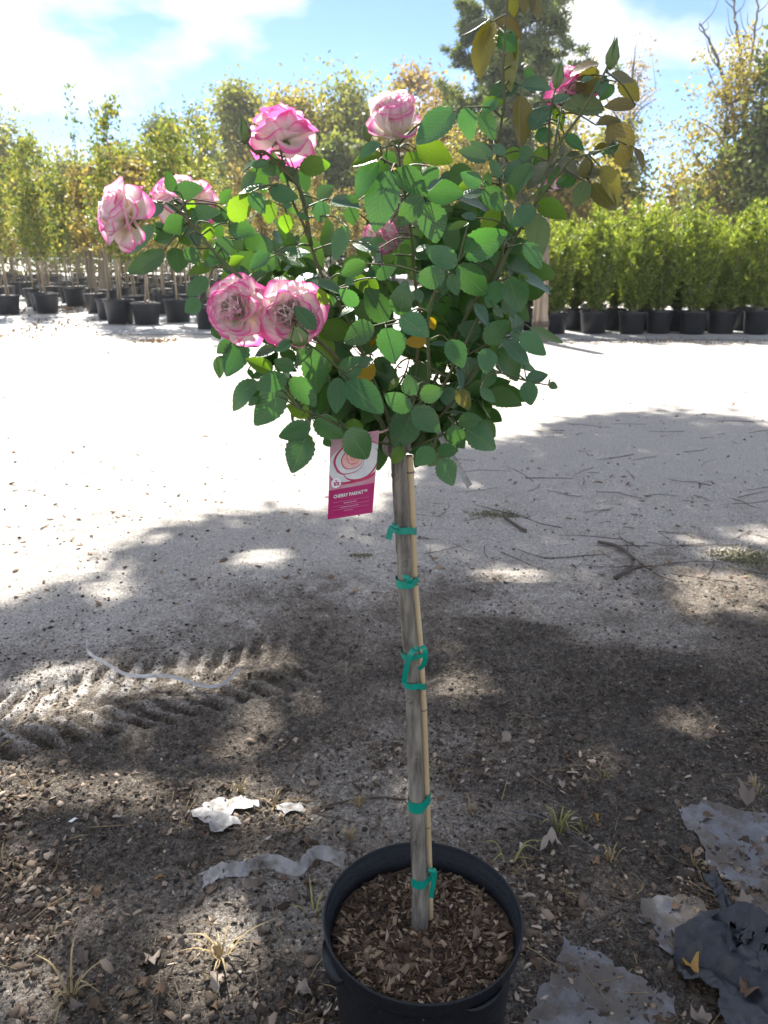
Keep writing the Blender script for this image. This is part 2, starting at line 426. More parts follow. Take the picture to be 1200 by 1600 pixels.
def soil_map(x, y):
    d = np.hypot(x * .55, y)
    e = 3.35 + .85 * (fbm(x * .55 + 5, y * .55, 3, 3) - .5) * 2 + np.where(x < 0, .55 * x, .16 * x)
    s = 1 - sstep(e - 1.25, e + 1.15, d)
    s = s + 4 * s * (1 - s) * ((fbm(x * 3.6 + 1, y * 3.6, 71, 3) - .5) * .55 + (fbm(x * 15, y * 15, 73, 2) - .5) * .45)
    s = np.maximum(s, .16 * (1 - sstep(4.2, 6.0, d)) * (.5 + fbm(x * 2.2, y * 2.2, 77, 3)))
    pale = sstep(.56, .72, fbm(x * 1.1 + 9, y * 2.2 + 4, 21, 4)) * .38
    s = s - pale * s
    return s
def track_lug(x, y):
    rx, ry = x - TA[0], y - TA[1]; u = rx * TD[0] + ry * TD[1]; t = rx * TN[0] + ry * TN[1]
    t = t + (fbm(u * 1.5, t * 1.5, 33, 2) - .5) * .05
    inside = sstep(.235, .19, np.abs(t)) * sstep(-1.5, -.2, u) * sstep(TLEN + .1, TLEN - .9, u)
    ph = (u - .55 * np.abs(t) + np.where(t > 0, .05, 0) + (fbm(u * 9, t * 9, 36, 3) - .5) * .05) / .085
    return u, t, inside, sstep(.24, .31, np.abs((ph % 1) - .5)) * sstep(.0, .03, np.abs(t))
def gz(x, y):
    x = np.asarray(x, float); y = np.asarray(y, float)
    near = 1 - sstep(6, 14, np.hypot(x, y))
    z = (fbm(x * .9, y * .9, 1, 3) - .5) * .05
    s = soil_map(x, y)
    z = z + (fbm(x * 9, y * 9, 5, 3) - .5) * (.006 + .020 * s)
    z = z + np.maximum(fbm(x * 30, y * 30, 8, 2) - .5, 0) * (.004 + .026 * s)
    z = z + (fbm(x * 62, y * 62, 14, 2) - .5) * (.002 + .011 * s)
    # tyre track with chevron lugs
    u, t, inside, lug = track_lug(x, y)
    wear = sstep(.28, .62, fbm(u * 2.4 + 3, t * 4.5, 40, 3))
    z = z + inside * (-.011 + .036 * (lug - .5) * (.12 + wear) + .022 * (fbm(x * 34, y * 34, 44, 3) - .5))
    berm = np.exp(-((np.abs(t) - .26) / .04) ** 2) * sstep(-1.5, -.2, u) * sstep(TLEN + .1, TLEN - .9, u)
    z = z + .016 * berm
    # faint second rut and raking lines running sideways
    z = z + .005 * np.sin(y * 42 + 3 * fbm(x * 1.2, y * 2, 60, 2) * 4) * sstep(.45, .6, fbm(x * .8, y * 1.6, 55, 2)) * near
    return z * near
def axis_lines(lo, hi, step, far, growth=1.16):
    a = list(np.arange(lo, hi + 1e-6, step)); s = step; v = a[-1]
    while v < far: s *= growth; v += s; a.append(v)
    s = step; v = a[0]; pre = []
    while v > -far: s *= growth; v -= s; pre.append(v)
    return np.array(pre[::-1] + a)
gx = axis_lines(-2.3, 2.5, .0095, 400); gy = axis_lines(.75, 4.3, .0095, 500)
X, Y = np.meshgrid(gx, gy)
Z = gz(X, Y)
nx, ny = len(gx), len(gy)
ii = np.arange(nx * ny).reshape(ny, nx)
gm = npmesh('ground', np.stack([X, Y, Z], -1), np.stack([ii[:-1, :-1], ii[:-1, 1:], ii[1:, 1:], ii[1:, :-1]], -1).reshape(-1, 4), M['ground'], True)
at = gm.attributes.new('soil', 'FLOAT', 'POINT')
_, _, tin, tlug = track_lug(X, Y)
at.data.foreach_set('value', (soil_map(X, Y) * (.80 + .06 * sstep(-.5, 1.0, X)) + tin * (.22 - .42 * tlug)).astype(np.float32).ravel())  # track shading painted in: paler lug tops, darker grooves
ground = tag(link('ground', gm), 'pale sandy yard turning to dark damp soil near the pot', None, None, 'structure')

def sheet(name, corners_px, mat, nu=30, nv=14, lift=.006, fn=None, kind=None):
    """thin sheet lying on the ground between picked ground points (quad), with its own folds"""
    c = [G(*q) for q in corners_px]
    vs, fs = [], []
    for j in range(nv + 1):
        for i in range(nu + 1):
            a, b = i / nu, j / nv
            p = (c[0] * (1 - a) + c[1] * a) * (1 - b) + (c[3] * (1 - a) + c[2] * a) * b
            h = lift + (fn(a, b, p) if fn else 0)
            if np.ndim(h) > 0: p = p + np.array([h[1], h[2], 0]); h = h[0]
            vs.append((p[0], p[1], float(gz(p[0], p[1])) + h))
    for j in range(nv):
        for i in range(nu):
            k = j * (nu + 1) + i; fs.append((k, k + 1, k + nu + 2, k + nu + 1))
    return link(name, pymesh(name, vs, fs, mat))

# pale weed fabric under the nursery rows
fc = link('ground_cloth', npmesh('ground_cloth', [(-30, 14.2, .012), (1.5, 15.6, .012), (1.5, 75, .012), (-30, 75, .012)], [(0, 1, 2, 3)], M['farcloth']))
tag(fc, 'pale grey ground fabric under the potted trees', None, None, 'structure')
fc2 = link('ground_cloth', npmesh('ground_cloth', [(2.6, 14.3, .011), (16, 14.1, .011), (16, 24, .011), (2.6, 24, .011)], [(0, 1, 2, 3)], M['farcloth']))
tag(fc2, 'pale grey ground fabric under the potted hedge shrubs', None, None, 'structure')

# ------------------------------------------------------------------ leaf clouds and trees
def leaf_quads(c, size, aspect, rng, up=0.0, dirs=None, dspread=1.0):
    n = len(c)
    size = np.broadcast_to(size, (n,)) * rng.uniform(.65, 1.3, n)
    a = rng.normal(size=(n, 3)) * dspread
    if dirs is not None: a = a + dirs
    a[:, 2] += up
    a /= np.linalg.norm(a, axis=1, keepdims=True) + 1e-9
    b = np.cross(a, rng.normal(size=(n, 3))); b /= np.linalg.norm(b, axis=1, keepdims=True) + 1e-9
    L = size[:, None]; W = L * aspect
    nrmv = np.cross(a, b)
    return np.stack([c - a * L * .5, c + b * W * .5 + nrmv * L * .06, c + a * L * .5, c - b * W * .5 + nrmv * L * .06], 1)
def quads_to_mesh(name, Q, mat):
    n = len(Q)
    return npmesh(name, Q.reshape(-1, 3), np.arange(n * 4).reshape(n, 4), mat)

LM = {}
LM['olive'] = leafmat('olive_foliage', [(0, (.13, .16, .05)), (.5, (.21, .235, .08)), (1, (.31, .30, .115))], .52)
LM['gold'] = leafmat('gold_foliage', [(0, (.18, .17, .055)), (.5, (.31, .27, .09)), (1, (.42, .34, .11))], .5)
LM['russet'] = leafmat('russet_foliage', [(0, (.19, .14, .07)), (.5, (.29, .21, .11)), (1, (.36, .27, .14))], .5)
LM['green'] = leafmat('green_foliage', [(0, (.09, .13, .05)), (.5, (.145, .185, .07)), (1, (.23, .25, .09))], .5)
LM['dark'] = leafmat('dark_foliage', [(0, (.065, .10, .04)), (.6, (.12, .155, .055)), (1, (.20, .215, .075))], .46)
LM['pine'] = leafmat('pine_needles', [(0, (.08, .12, .06)), (.6, (.14, .185, .085)), (1, (.23, .26, .115))], .4)
LM['young'] = leafmat('young_tree_foliage', [(0, (.085, .125, .035)), (.5, (.165, .21, .055)), (.85, (.27, .28, .08)), (1, (.38, .31, .11))], .5)
LM['youngb'] = leafmat('young_tree_foliage_autumn', [(0, (.13, .105, .055)), (.4, (.21, .17, .075)), (.8, (.30, .25, .09)), (1, (.34, .24, .12))], .5)
LM['hedge'] = leafmat('hedge_foliage', [(0, (.08, .13, .035)), (.5, (.17, .24, .06)), (1, (.33, .38, .10))], .5, .4, (1.5, 1.4, .5))
LM['shade'] = leafmat('shade_tree_foliage', [(0, (.04, .06, .02)), (1, (.09, .11, .03))], .25)

def big_tree(name, px, top_py, dist, crown_px, mat, seed, base_frac=.25, n_clump=70, per=150, leaf=.33, sparse=1.0, lean=0, label='', bark='farbark', squash=1.0, group='trees along the far edge of the yard', clump_r=.16):
    rng = np.random.RandomState(seed)
    d = ray(px, 405); x0 = d[0] / d[1] * dist
    H = P(px, top_py, dist)[2]
    W = crown_px / FPX * dist * .5
    root = empty(name, (x0, dist, 0))
    tr = MB()
    top = np.array([lean * H, 0, H * .93])
    pts = spline([(0, 0, -.1), (lean * H * .25 + rng.normal() * .15, rng.normal() * .2, H * .3), (lean * H * .6 + rng.normal() * .25, 0, H * .62), top], 6)
    r0 = H * .013
    tr.tube(pts, np.linspace(r0, r0 * .18, len(pts)), 8)
    zb = H * base_frac
    C = []
    while len(C) < n_clump:
        q = rng.uniform(-1, 1, 3)
        if np.sum(q ** 2) > 1: continue
        h = (q[2] + 1) / 2
        z = zb + h * (H - zb) * .97
        prof = math.sin(math.pi * min(1, (.16 + .84 * h) ** .75)) ** .6 if h < .98 else .2
        rr = W * prof * squash
        C.append((q[0] * rr + lean * z, q[1] * rr, z))
    C = np.array(C)
    for k in rng.permutation(n_clump)[:int(n_clump * .55)]:
        e = C[k]
        zi = max(zb * .7, e[2] - abs(np.hypot(e[0], e[1])) * rng.uniform(.5, 1.1))
        i = np.argmin(abs(pts[:, 2] - zi)); s = pts[i]
        mid = (s + e) / 2 + np.array([0, 0, -.06 * H * rng.uniform(0, 1)])
        b = spline([s, mid, e], 5)
        tr.tube(b, np.linspace(r0 * .38, r0 * .06, len(b)), 5, False)
        for _ in range(2):
            e2 = e + rng.normal(size=3) * W * .22
            tr.tube([b[-3], (b[-3] + e2) / 2 + rng.normal(size=3) * .1, e2], np.linspace(r0 * .12, r0 * .03, 3), 4, False)
    link('trunk', tr.mesh('trunk', M[bark]), root)
    cr = W * clump_r * 2
    cc = []
    for c in C:
        n = int(per * 1.55 * rng.uniform(.35, 1.5) * sparse)
        cc.append(c + rng.normal(size=(n, 3)) * np.array([cr, cr, cr * .7]) * rng.uniform(.6, 1.25))
    cc = np.concatenate(cc)
    cc[:, 2] = np.maximum(cc[:, 2], .4)
    link('crown', quads_to_mesh('crown', leaf_quads(cc, leaf, .6, rng), LM[mat]), root)
    tag(root, label, 'tree', group)
    return root

def pine_tree(name, px, top_py, dist, half_px, seed, label, low=.2, nl=30):
    rng = np.random.RandomState(seed)
    d = ray(px, 405); x0 = d[0] / d[1] * dist; H = P(px, top_py, dist)[2]; W = half_px / FPX * dist
    root = empty(name, (x0, dist, 0)); tr = MB()
    pts = spline([(0, 0, -.1), (rng.normal() * .2, 0, H * .4), (rng.normal() * .2, 0, H * .75), (0, 0, H)], 8)
    r0 = H * .011
    tr.tube(pts, np.linspace(r0, r0 * .12, len(pts)), 8)
    cc, dd = [], []
    for k in range(nl):
        h = low + (1 - low) * (k + rng.uniform(0, 1)) / nl
        L = W * (1.05 - h) ** .55 * rng.uniform(.45, 1.1) * 1.15
        a = rng.uniform(0, 2 * math.pi); s = pts[np.argmin(abs(pts[:, 2] - h * H))]
        dirv = np.array([math.cos(a), math.sin(a), 0])
        e = s + dirv * L + np.array([0, 0, L * rng.uniform(.0, .45)])
        b = spline([s, s + dirv * L * .5 + np.array([0, 0, -.04 * L]), e], 6)
        tr.tube(b, np.linspace(r0 * .34, r0 * .05, len(b)), 5, False)
        for t in np.linspace(.45, 1, 6):
            p = b[int(t * (len(b) - 1))]
            for _ in range(3):
                q = p + rng.normal(size=3) * L * .17; q[2] += L * .06
                tr.tube([p, q], [r0 * .07, r0 * .03], 4, False)
                n = rng.randint(45, 90)
                v = rng.normal(size=(n, 3)); v /= np.linalg.norm(v, axis=1, keepdims=True)
                cc.append(q + v * np.array([1, 1, .7]) * rng.uniform(.1, .42, (n, 1))); dd.append(v * 2)
    link('trunk', tr.mesh('trunk', M['pinebark']), root)
    cc = np.concatenate(cc); dd = np.concatenate(dd)
    link('crown', quads_to_mesh('crown', leaf_quads(cc, .34, .22, rng, .5, dd, .6), LM['pine']), root)
    return tag(root, label, 'tree', 'trees along the far edge of the yard')

def bare_tree(name, px, top_py, dist, seed, label, lean=0.0, n=12, leaves=0, mat='gold'):
    rng = np.random.RandomState(seed)
    d = ray(px, 405); x0 = d[0] / d[1] * dist; H = P(px, top_py, dist)[2]
    root = empty(name, (x0, dist, 0)); tr = MB()
    pts = spline([(0, 0, -.1), (lean * H * .3, 0, H * .35), (lean * H * .6 + rng.normal() * .2, 0, H * .65), (lean * H, 0, H)], 8)
    r0 = H * .014; tr.tube(pts, np.linspace(r0, r0 * .12, len(pts)), 7)
    tips = []
    for k in range(n):
        i = int(len(pts) * rng.uniform(.25, .9)); s = pts[i]; L = H * rng.uniform(.08, .24)
        a = rng.uniform(0, 2 * math.pi)
        e = s + np.array([math.cos(a) * L * .7, math.sin(a) * L * .4, L * rng.uniform(.3, 1)])
        b = spline([s, (s + e) / 2 + rng.normal(size=3) * L * .1, e], 5)
        tr.tube(b, np.linspace(r0 * .4, r0 * .1, len(b)), 5, False)
        for _ in range(4):
            q = b[rng.randint(3, len(b))]; e2 = q + rng.normal(size=3) * L * .3 + np.array([0, 0, L * .15])
            tr.tube([q, (q + e2) / 2 + rng.normal(size=3) * L * .05, e2], [r0 * .1, r0 * .07, r0 * .03], 4, False); tips.append(e2)
    link('trunk', tr.mesh('trunk', M['farbark']), root)
    if leaves:
        t = np.array(tips); cc = np.repeat(t, leaves, 0) + rng.normal(size=(len(t) * leaves, 3)) * H * .03
        link('crown', quads_to_mesh('crown', leaf_quads(cc, .2, .6, rng), LM[mat]), root)
    return tag(root, label, 'tree', 'trees along the far edge of the yard')

big_tree('broadleaf_tree', 15, 175, 58, 130, 'olive', 1, .1, 60, 120, label='olive tree at the left picture edge behind the potted rows')
big_tree('broadleaf_tree', 118, 225, 62, 110, 'olive', 2, .1, 50, 110, label='low olive tree below the two tall leafy wisps')
big_tree('broadleaf_tree', 205, 205, 66, 110, 'green', 3, .1, 60, 120, label='dull green tree behind the potted rows left of the round green crown')
big_tree('broadleaf_tree', 268, 168, 75, 80, 'dark', 4, .15, 60, 110, label='round dark green treetop rising above the autumn trees')
big_tree('broadleaf_tree', 322, 155, 75, 85, 'dark', 5, .15, 60, 110, label='second round dark green treetop beside the tall olive trees')
big_tree('broadleaf_tree', 385, 112, 60, 130, 'olive', 6, .12, 80, 130, label='tall feathery olive tree directly behind the rose seen from below', clump_r=.11)
big_tree('broadleaf_tree', 462, 135, 56, 130, 'gold', 7, .1, 80, 130, label='golden autumn tree between the two upper rose blooms')
big_tree('broadleaf_tree', 540, 100, 58, 150, 'olive', 8, .1, 85, 130, label='broad olive gold tree behind the half open rose')
big_tree('broadleaf_tree', 520, 195, 48, 90, 'green', 9, .1, 60, 110, label='bushy grey green tree in front of the olive gold trees')
big_tree('broadleaf_tree', 640, 70, 60, 110, 'russet', 10, .25, 60, 30, label='thin russet tree with bare twigs left of the tall pine', clump_r=.10)
big_tree('broadleaf_tree', 615, 150, 52, 90, 'gold', 12, .1, 60, 100, label='gold tree right behind the half open rose')
big_tree('broadleaf_tree', 690, 130, 50, 110, 'russet', 13, .12, 60, 55, label='orange tinted tree at the foot of the tall pine')
big_tree('broadleaf_tree', 725, 190, 40, 100, 'gold', 14, .05, 70, 110, leaf=.17, label='bright yellow small tree behind the upper right rose leaves')
pine_tree('pine_tree', 742, -60, 46, 70, 15, 'tall dark pine left of the forked pine')
pine_tree('pine_tree', 805, -50, 44, 125, 16, 'tall pine with wide layered branches behind the topmost rose cane', .3, 40)
big_tree('broadleaf_tree', 860, 170, 48, 150, 'gold', 17, .05, 70, 110, label='yellow green tree behind the right side rose leaves')
big_tree('broadleaf_tree', 945, 175, 52, 110, 'olive', 18, .1, 45, 70, label='thin olive tree behind the bronze rose leaves', clump_r=.1)
bare_tree('sparse_tree', 960, 70, 54, 19, 'slender sparse tree with bare twigs against the sky beside the long bud', .01, 16, 26, 'russet')
bare_tree('sparse_tree', 1105, 95, 42, 20, 'slim tree with scattered golden leaves left of the bare snags', -.01, 22, 55, 'gold')
def snag(name, line, dist, seed, label, r_px=2.6):
    r = np.random.RandomState(seed); p = [P(a, b, dist) for a, b in line]; b0 = np.array([p[0][0], dist, 0]); root = empty(name, b0)
    pts = spline([b0 - b0] + [q - b0 for q in p], 7); pts[:, 1] += np.cumsum(r.normal(size=len(pts))) * .03; pts[:, 0] += r.normal(size=len(pts)) * .03; r0 = r_px / FPX * dist
    tr = MB(); tr.tube(pts, np.linspace(r0 * 1.5, r0 * .35, len(pts)), 7)
    for k in range(9):
        q = pts[int(len(pts) * r.uniform(.5, .97))]; L = r.uniform(.5, 1.7); a = r.choice([-1, 1]); e = q + np.array([a * L * .6, r.normal() * .4, L])
        b = spline([q, (q + e) / 2 + np.array([a * .15, 0, -.1]), e], 4); tr.tube(b, np.linspace(r0 * .35, r0 * .1, len(b)), 5, False)
    link('trunk', tr.mesh('trunk', M['farbark']), root); return tag(root, label, 'tree', 'bare snags at the right')
snag('bare_tree', [(1150, 330), (1145, 172), (1125, 110), (1107, 65), (1092, 37)], 46, 21, 'crooked bare snag leaning towards the golden sparse tree')
snag('bare_tree', [(1158, 330), (1165, 150), (1160, 100), (1150, 30), (1147, -30)], 46.5, 22, 'tall bare snag reaching the top edge left of its twin')
snag('bare_tree', [(1165, 330), (1162, 160), (1172, 100), (1180, 40), (1186, -30)], 45.5, 23, 'tall bare snag reaching the top edge nearest the dark tree')
big_tree('broadleaf_tree', 1040, 250, 55, 120, 'gold', 24, .05, 40, 60, label='low golden tree in the bright gap above the potted hedge')
big_tree('broadleaf_tree', 1135, 215, 44, 110, 'green', 25, .1, 55, 90, label='dull green tree below the bare snags')
big_tree('broadleaf_tree', 1205, 20, 40, 130, 'dark', 26, .12, 90, 140, label='dense dark green tree at the right picture edge')
big_tree('broadleaf_tree', 1225, 120, 45, 110, 'gold', 27, .1, 50, 90, label='yellowing tree cut by the right picture edge')
big_tree('broadleaf_tree', -60, 190, 55, 130, 'green', 28, .1, 50, 90, label='green tree cut by the left picture edge')
UL = ['behind the potted trees at the far left', 'behind the far left rose bloom', 'behind the pale rose bloom', 'below the deep pink rose bloom', 'below the half open rose bloom', 'behind the upper right of the rose crown', 'behind the bronze rose leaves', 'in gold, left of the bright gap', 'in the bright gap above the hedge', 'in dark green, at the right above the hedge']
for k, (px, tp, di, wpx, mt) in enumerate([(60, 262, 70, 160, 'green'), (200, 275, 72, 170, 'olive'), (330, 262, 70, 170, 'green'), (470, 250, 66, 170, 'olive'), (600, 250, 62, 150, 'green'),
                                           (740, 265, 58, 160, 'olive'), (860, 285, 58, 140, 'green'), (960, 300, 60, 130, 'gold'), (1060, 318, 62, 120, 'olive'), (1170, 300, 52, 130, 'dark')]):
    big_tree('understorey_tree', px, tp, di, wpx, mt, 60 + k, .0, 60, 120, leaf=.26, label='low bushy understorey tree ' + UL[k], group='understorey trees below the treetops')

# ------------------------------------------------------------------ shade trees beside the yard (their crowns hang above the picture)
EDGE = [(-900, 975), (0, 975), (130, 945), (215, 880), (300, 815), (420, 800), (600, 812), (640, 770), (700, 712), (800, 690), (900, 660), (1050, 652), (1250, 676), (2200, 676)]
HOLES = [(50, 1100, 150, 26), (225, 1062, 150, 20), (390, 1035, 90, 14), (110, 1236, 190, 36), (375, 1262, 120, 36), (350, 1510, 80, 90), (1135, 930, 70, 40), (1145, 862, 50, 10),
         (690, 1068, 40, 12), (60, 1560, 70, 40)]
ex = np.array([e[0] for e in EDGE]); ey = np.array([e[1] for e in EDGE])
def shaded(x, y, r):
    if y < .95: return True
    px, py = proj((x, y, 0))
    if py < np.interp(px, ex, ey) + r.normal() * 9 + (float(fbm(x * 1.9 + 4, y * 1.3, 171, 3)) - .5) * 75 * (py - 520) / 300: return False
    for (cx, cy, a, b) in HOLES:
        if ((px - cx) / a) ** 2 + ((py - cy) / b) ** 2 < r.uniform(.9, 1.6): return False
    return True
rh = np.random.RandomState(19)
for _ in range(34):
    hx, hy = rh.uniform(-60, 1260), rh.uniform(1020, 1590)
    if rh.rand() < .5: hx = rh.uniform(-60, 480)
    if 560 < hx < 760 and hy > 1250: continue
    HOLES.append((hx, hy, rh.uniform(12, 46), rh.uniform(5, 13) * (1 + (hy - 840) / 500)))
HA = np.array(HOLES)
rs = np.random.RandomState(77)
CL = []
while len(CL) < 3600:
    x, y = rs.uniform(-4.2, 6.0), rs.uniform(-3.2, 7.6)
    if y < 1.0 and (y < -1.7 or not -1.0 < x < 1.6): continue
    if y >= 1.0 and abs(x - .1) > .62 * y + .75: continue
    if not shaded(x, y, rs): continue
    h = rs.uniform(7.2, 9.6)
    CL.append(np.array([x, y, 0]) + SUN * (h / SUN[2]))
CL = np.array(CL)
ROSE_GAPS = [(P(q[0], q[1], q[2]), q[3]) for q in [(180, 320, .93, .13), (284, 285, 1.05, .11), (444, 175, .98, .14), (617, 180, .98, .12), (362, 455, .93, .12), (452, 455, .93, .12), (890, 120, 1.05, .05), (440, 640, .97, .05), (730, 690, .98, .04), (700, 320, 1.0, .03)]]
def shade_tree(name, base, mask, seed, label):
    r = np.random.RandomState(seed); root = empty(name, base)
    C = CL[mask] - np.array(base); tr = MB(); top = np.array([0.25 * C[:, 0].mean(), .25 * C[:, 1].mean(), 6.6])
    pts = spline([(0, 0, -.1), (.1, .05, 2.5), top * np.array([.55, .55, .72]), top], 6)
    tr.tube(pts, np.linspace(.24, .13, len(pts)), 10)
    def in_gap(pts_):
        # does a branch hang in one of the crown's light gaps?
        q_ = np.asarray(pts_) + np.array(base); g_ = q_ - SUN * (q_[:, 2:] / SUN[2]); dp_ = g_[:, 1] * CP + CAMZ * SP
        x_, y_ = 600 + FPX * g_[:, 0] / dp_, 800 - FPX * (g_[:, 1] * SP - CAMZ * CP) / dp_
        n_ = 0
        for (hx, hy, a, b) in HA: n_ += int((((x_ - hx) / (a + 14)) ** 2 + ((y_ - hy) / (b + 10)) ** 2 < 1.2)[g_[:, 1] > .95].sum())
        for (gp_, gr_) in ROSE_GAPS:
            dv = q_ - gp_; n_ += int((np.linalg.norm(dv - (dv @ SUN)[:, None] * SUN, axis=1) < gr_ * 1.2).sum())
        return n_
    nodes = [top]; cand = []
    for k in r.permutation(len(C))[:90]:
        e = C[k]; b = spline([top * .96, (top + e) / 2 + np.array([r.normal() * .5, r.normal() * .5, .6 + r.uniform(0, 1.2)]), e], 14); cand.append((in_gap(b), k, b))
    cand.sort(key=lambda q: (q[0], q[1]))
    for (_, k, b) in cand[:14]:
        tr.tube(b, np.linspace(.06, .012, len(b)), 6, False); nodes += list(b[8:])
    nodes = np.array(nodes); made = 0
    for k in r.permutation(len(C)):
        i = np.argmin(np.linalg.norm(nodes - C[k], axis=1)); b = spline([nodes[i], (nodes[i] + C[k]) / 2 + r.normal(size=3) * .05, C[k]], 5)
        if in_gap(b): continue
        tr.tube(b, np.linspace(.010, .003, len(b)), 4, False); made += 1
        if made > 110: break
    link('trunk', tr.mesh('trunk', M['farbark']), root)
    cc = np.repeat(C, 22, 0) + r.normal(size=(len(C) * 22, 3)) * .085
    wp = cc + np.array(base); gp = wp - SUN * (wp[:, 2:] / SUN[2]); dep = gp[:, 1] * CP + CAMZ * SP
    qx, qy = 600 + FPX * gp[:, 0] / dep, 800 - FPX * (gp[:, 1] * SP - CAMZ * CP) / dep; ok = np.ones(len(cc), bool); wob = fbm(gp[:, 0] * 7, gp[:, 1] * 7, 151, 3)
    for (hx, hy, a, b) in HA: ok &= ~((gp[:, 1] > .95) & (((qx - hx) / a) ** 2 + ((qy - hy) / b) ** 2 < -.1 + 2.5 * wob))
    st_ = fbm(gp[:, 0] * 1.7 + 8, gp[:, 1] * 2.6, 181, 4); ok &= ~((gp[:, 1] > 1.2) & (st_ > .70 + .22 * sstep(3.6, 2.0, gp[:, 1]) + .05 * sstep(4.2, 5.5, gp[:, 1])))
    for (gp_, gr_) in ROSE_GAPS:
        dv = wp - gp_; off_ = dv - (dv @ SUN)[:, None] * SUN; ok &= ~(np.linalg.norm(off_, axis=1) < gr_ * (.6 + 1.4 * wob))
    link('crown', quads_to_mesh('crown', leaf_quads(cc[ok], .11, .62, r), LM['shade']), root)
    return tag(root, label, 'tree', 'shade trees beside the yard')
shade_tree('shade_tree', (-8.2, 7.5, 0), CL[:, 0] < -2.2, 81, 'shade tree outside the picture, its leaf shadow over the left soil')
shade_tree('shade_tree', (9.5, 9.5, 0), CL[:, 0] >= -2.2, 82, 'shade tree outside the picture, its leaf shadow over the right soil')

# ------------------------------------------------------------------ potted nursery trees (left)
def pot_body_profile(R, h):
    return [(0, 0), (R * .78, 0), (R * .80, .01 * h), (R * .94, h * .86), (R * .95, h * .872)]
def pot_rim_profile(R, h):
    return [(R * .945, h * .868), (R * 1.0, h * .885), (R * 1.02, h * .95), (R * 1.01, h), (R * .985, h * 1.003), (R * .95, h * .99), (R * .93, h * .86)]
far_pot = lathe(pot_body_profile(.32, .50), 22, M['potfar'], 'pot'); far_rim = lathe(pot_rim_profile(.32, .50), 22, M['potfar'], 'rim')
far_soil = lathe([(0, .455), (.15, .462), (.305, .45)], 18, M['farsoil'], 'soil')
def young_tree_proto(seed, mat):
    r = np.random.RandomState(seed); root = empty('potted_tree', (0, 0, 0))
    link('rim', far_rim, link('pot', far_pot, root)); link('soil', far_soil, root)
    H = 3.7 * r.uniform(.9, 1.1); tr = MB()
    pts = spline([(0, 0, .44), (r.normal() * .03, r.normal() * .03, 1.6), (r.normal() * .08, r.normal() * .06, 3.0), (r.normal() * .1, r.normal() * .1, H)], 6)
    tr.tube(pts, np.linspace(.028, .006, len(pts)), 7)
    cc = []
    for k in range(24):
        z = r.uniform(1.45, H * .96); s = pts[np.argmin(abs(pts[:, 2] - z))]; a = r.uniform(0, 6.28)
        L = r.uniform(.35, .95) * (1.1 - .55 * (z - 1.45) / (H - 1.45))
        e = s + np.array([math.cos(a) * L * .55, math.sin(a) * L * .55, L * .8])
        b = spline([s, (s + e) / 2 + np.array([math.cos(a), math.sin(a), 0]) * .06, e], 5)
        tr.tube(b, np.linspace(.009, .003, len(b)), 4, False)
        for t in range(2, len(b)):
            cc.append(b[t] + r.normal(size=(7, 3)) * .10)
    cc = np.concatenate(cc)
    link('trunk', tr.mesh('trunk', M['youngbark']), root)
    st = MB(); st.tube([(.07, .04, .43), (.05 + r.normal() * .02, .03, 2.1)], .012, 6)
    link('stake', st.mesh('stake', M['bamboo']), root)
    link('crown', quads_to_mesh('crown', leaf_quads(cc, .10, .7, r, -.3), LM[mat]), root)
    return root
protos = [young_tree_proto(200 + k, 'young' if k in (0, 1, 3) else 'youngb') for k in range(5)]
used = [False] * 5
rt = np.random.RandomState(5)
def place_potted(x, y, label, scale=1.0):
    k = rt.randint(5); o = protos[k]
    if used[k]: o = copy_tree(protos[k])
    used[k] = True
    o.location = (x, y, .012); o.rotation_euler = (rt.normal() * .012, rt.normal() * .02, rt.uniform(0, 6.28))
    s = scale * rt.uniform(.95, 1.06); o.scale = (s, s, s * rt.uniform(.93, 1.1))
    return tag(o, label, 'potted tree', 'potted trees in the nursery rows')
front = [(8, 493, 'potted tree at the left picture edge, nearest of its row'), (62, 487, 'potted tree standing alone right of the left edge pot'),
         (104, 474, 'potted tree in front of the leaning wooden post'), (167, 501, 'leftmost black potted tree of the front cluster, half behind its neighbour'),
         (183, 508, 'second potted tree of the front cluster beside the post'), (225, 509, 'nearest potted tree in the middle of the front cluster'),
         (275, 505, 'potted tree at the right of the front cluster'), (325, 516, 'potted tree half hidden behind the lower left rose bloom'),
         (208, 492, 'potted tree in the second row of the front cluster'), (256, 492, 'potted tree in the second row right of the middle pot')]
taken = []
for (px, py, lab) in front:
    g = G(px, py); place_potted(g[0], g[1] + .25, lab); taken.append(g[:2])
for row in range(15):
    y = 21.2 + row * 1.75 + (row // 4) * 1.2
    x = -y * .56
    while True:
        x += rt.uniform(.95, 1.5)
        px = 600 + x / (y * 1.04) * FPX
        if px > 575: break
        if px < -30: continue
        if y < 27 and (px > 345 or 118 < px < 150): continue
        if y < 32 and px > 400: continue
        if row > 8 and rt.rand() < .35: continue
        yy = y + rt.normal() * .2
        if min(np.hypot(x - t[0], yy - t[1] - .25) for t in taken) < .62: continue
        place_potted(x, yy, 'slim potted tree in the %s rows, %s' % ('nearer' if row < 4 else 'middle' if row < 9 else 'farthest', 'left of the leaning post' if px < 130 else 'behind the front cluster of pots' if px < 250 else 'behind the left rose blooms' if px < 400 else 'glimpsed between the rose canes'), 1.0 if row < 8 else 1.12)
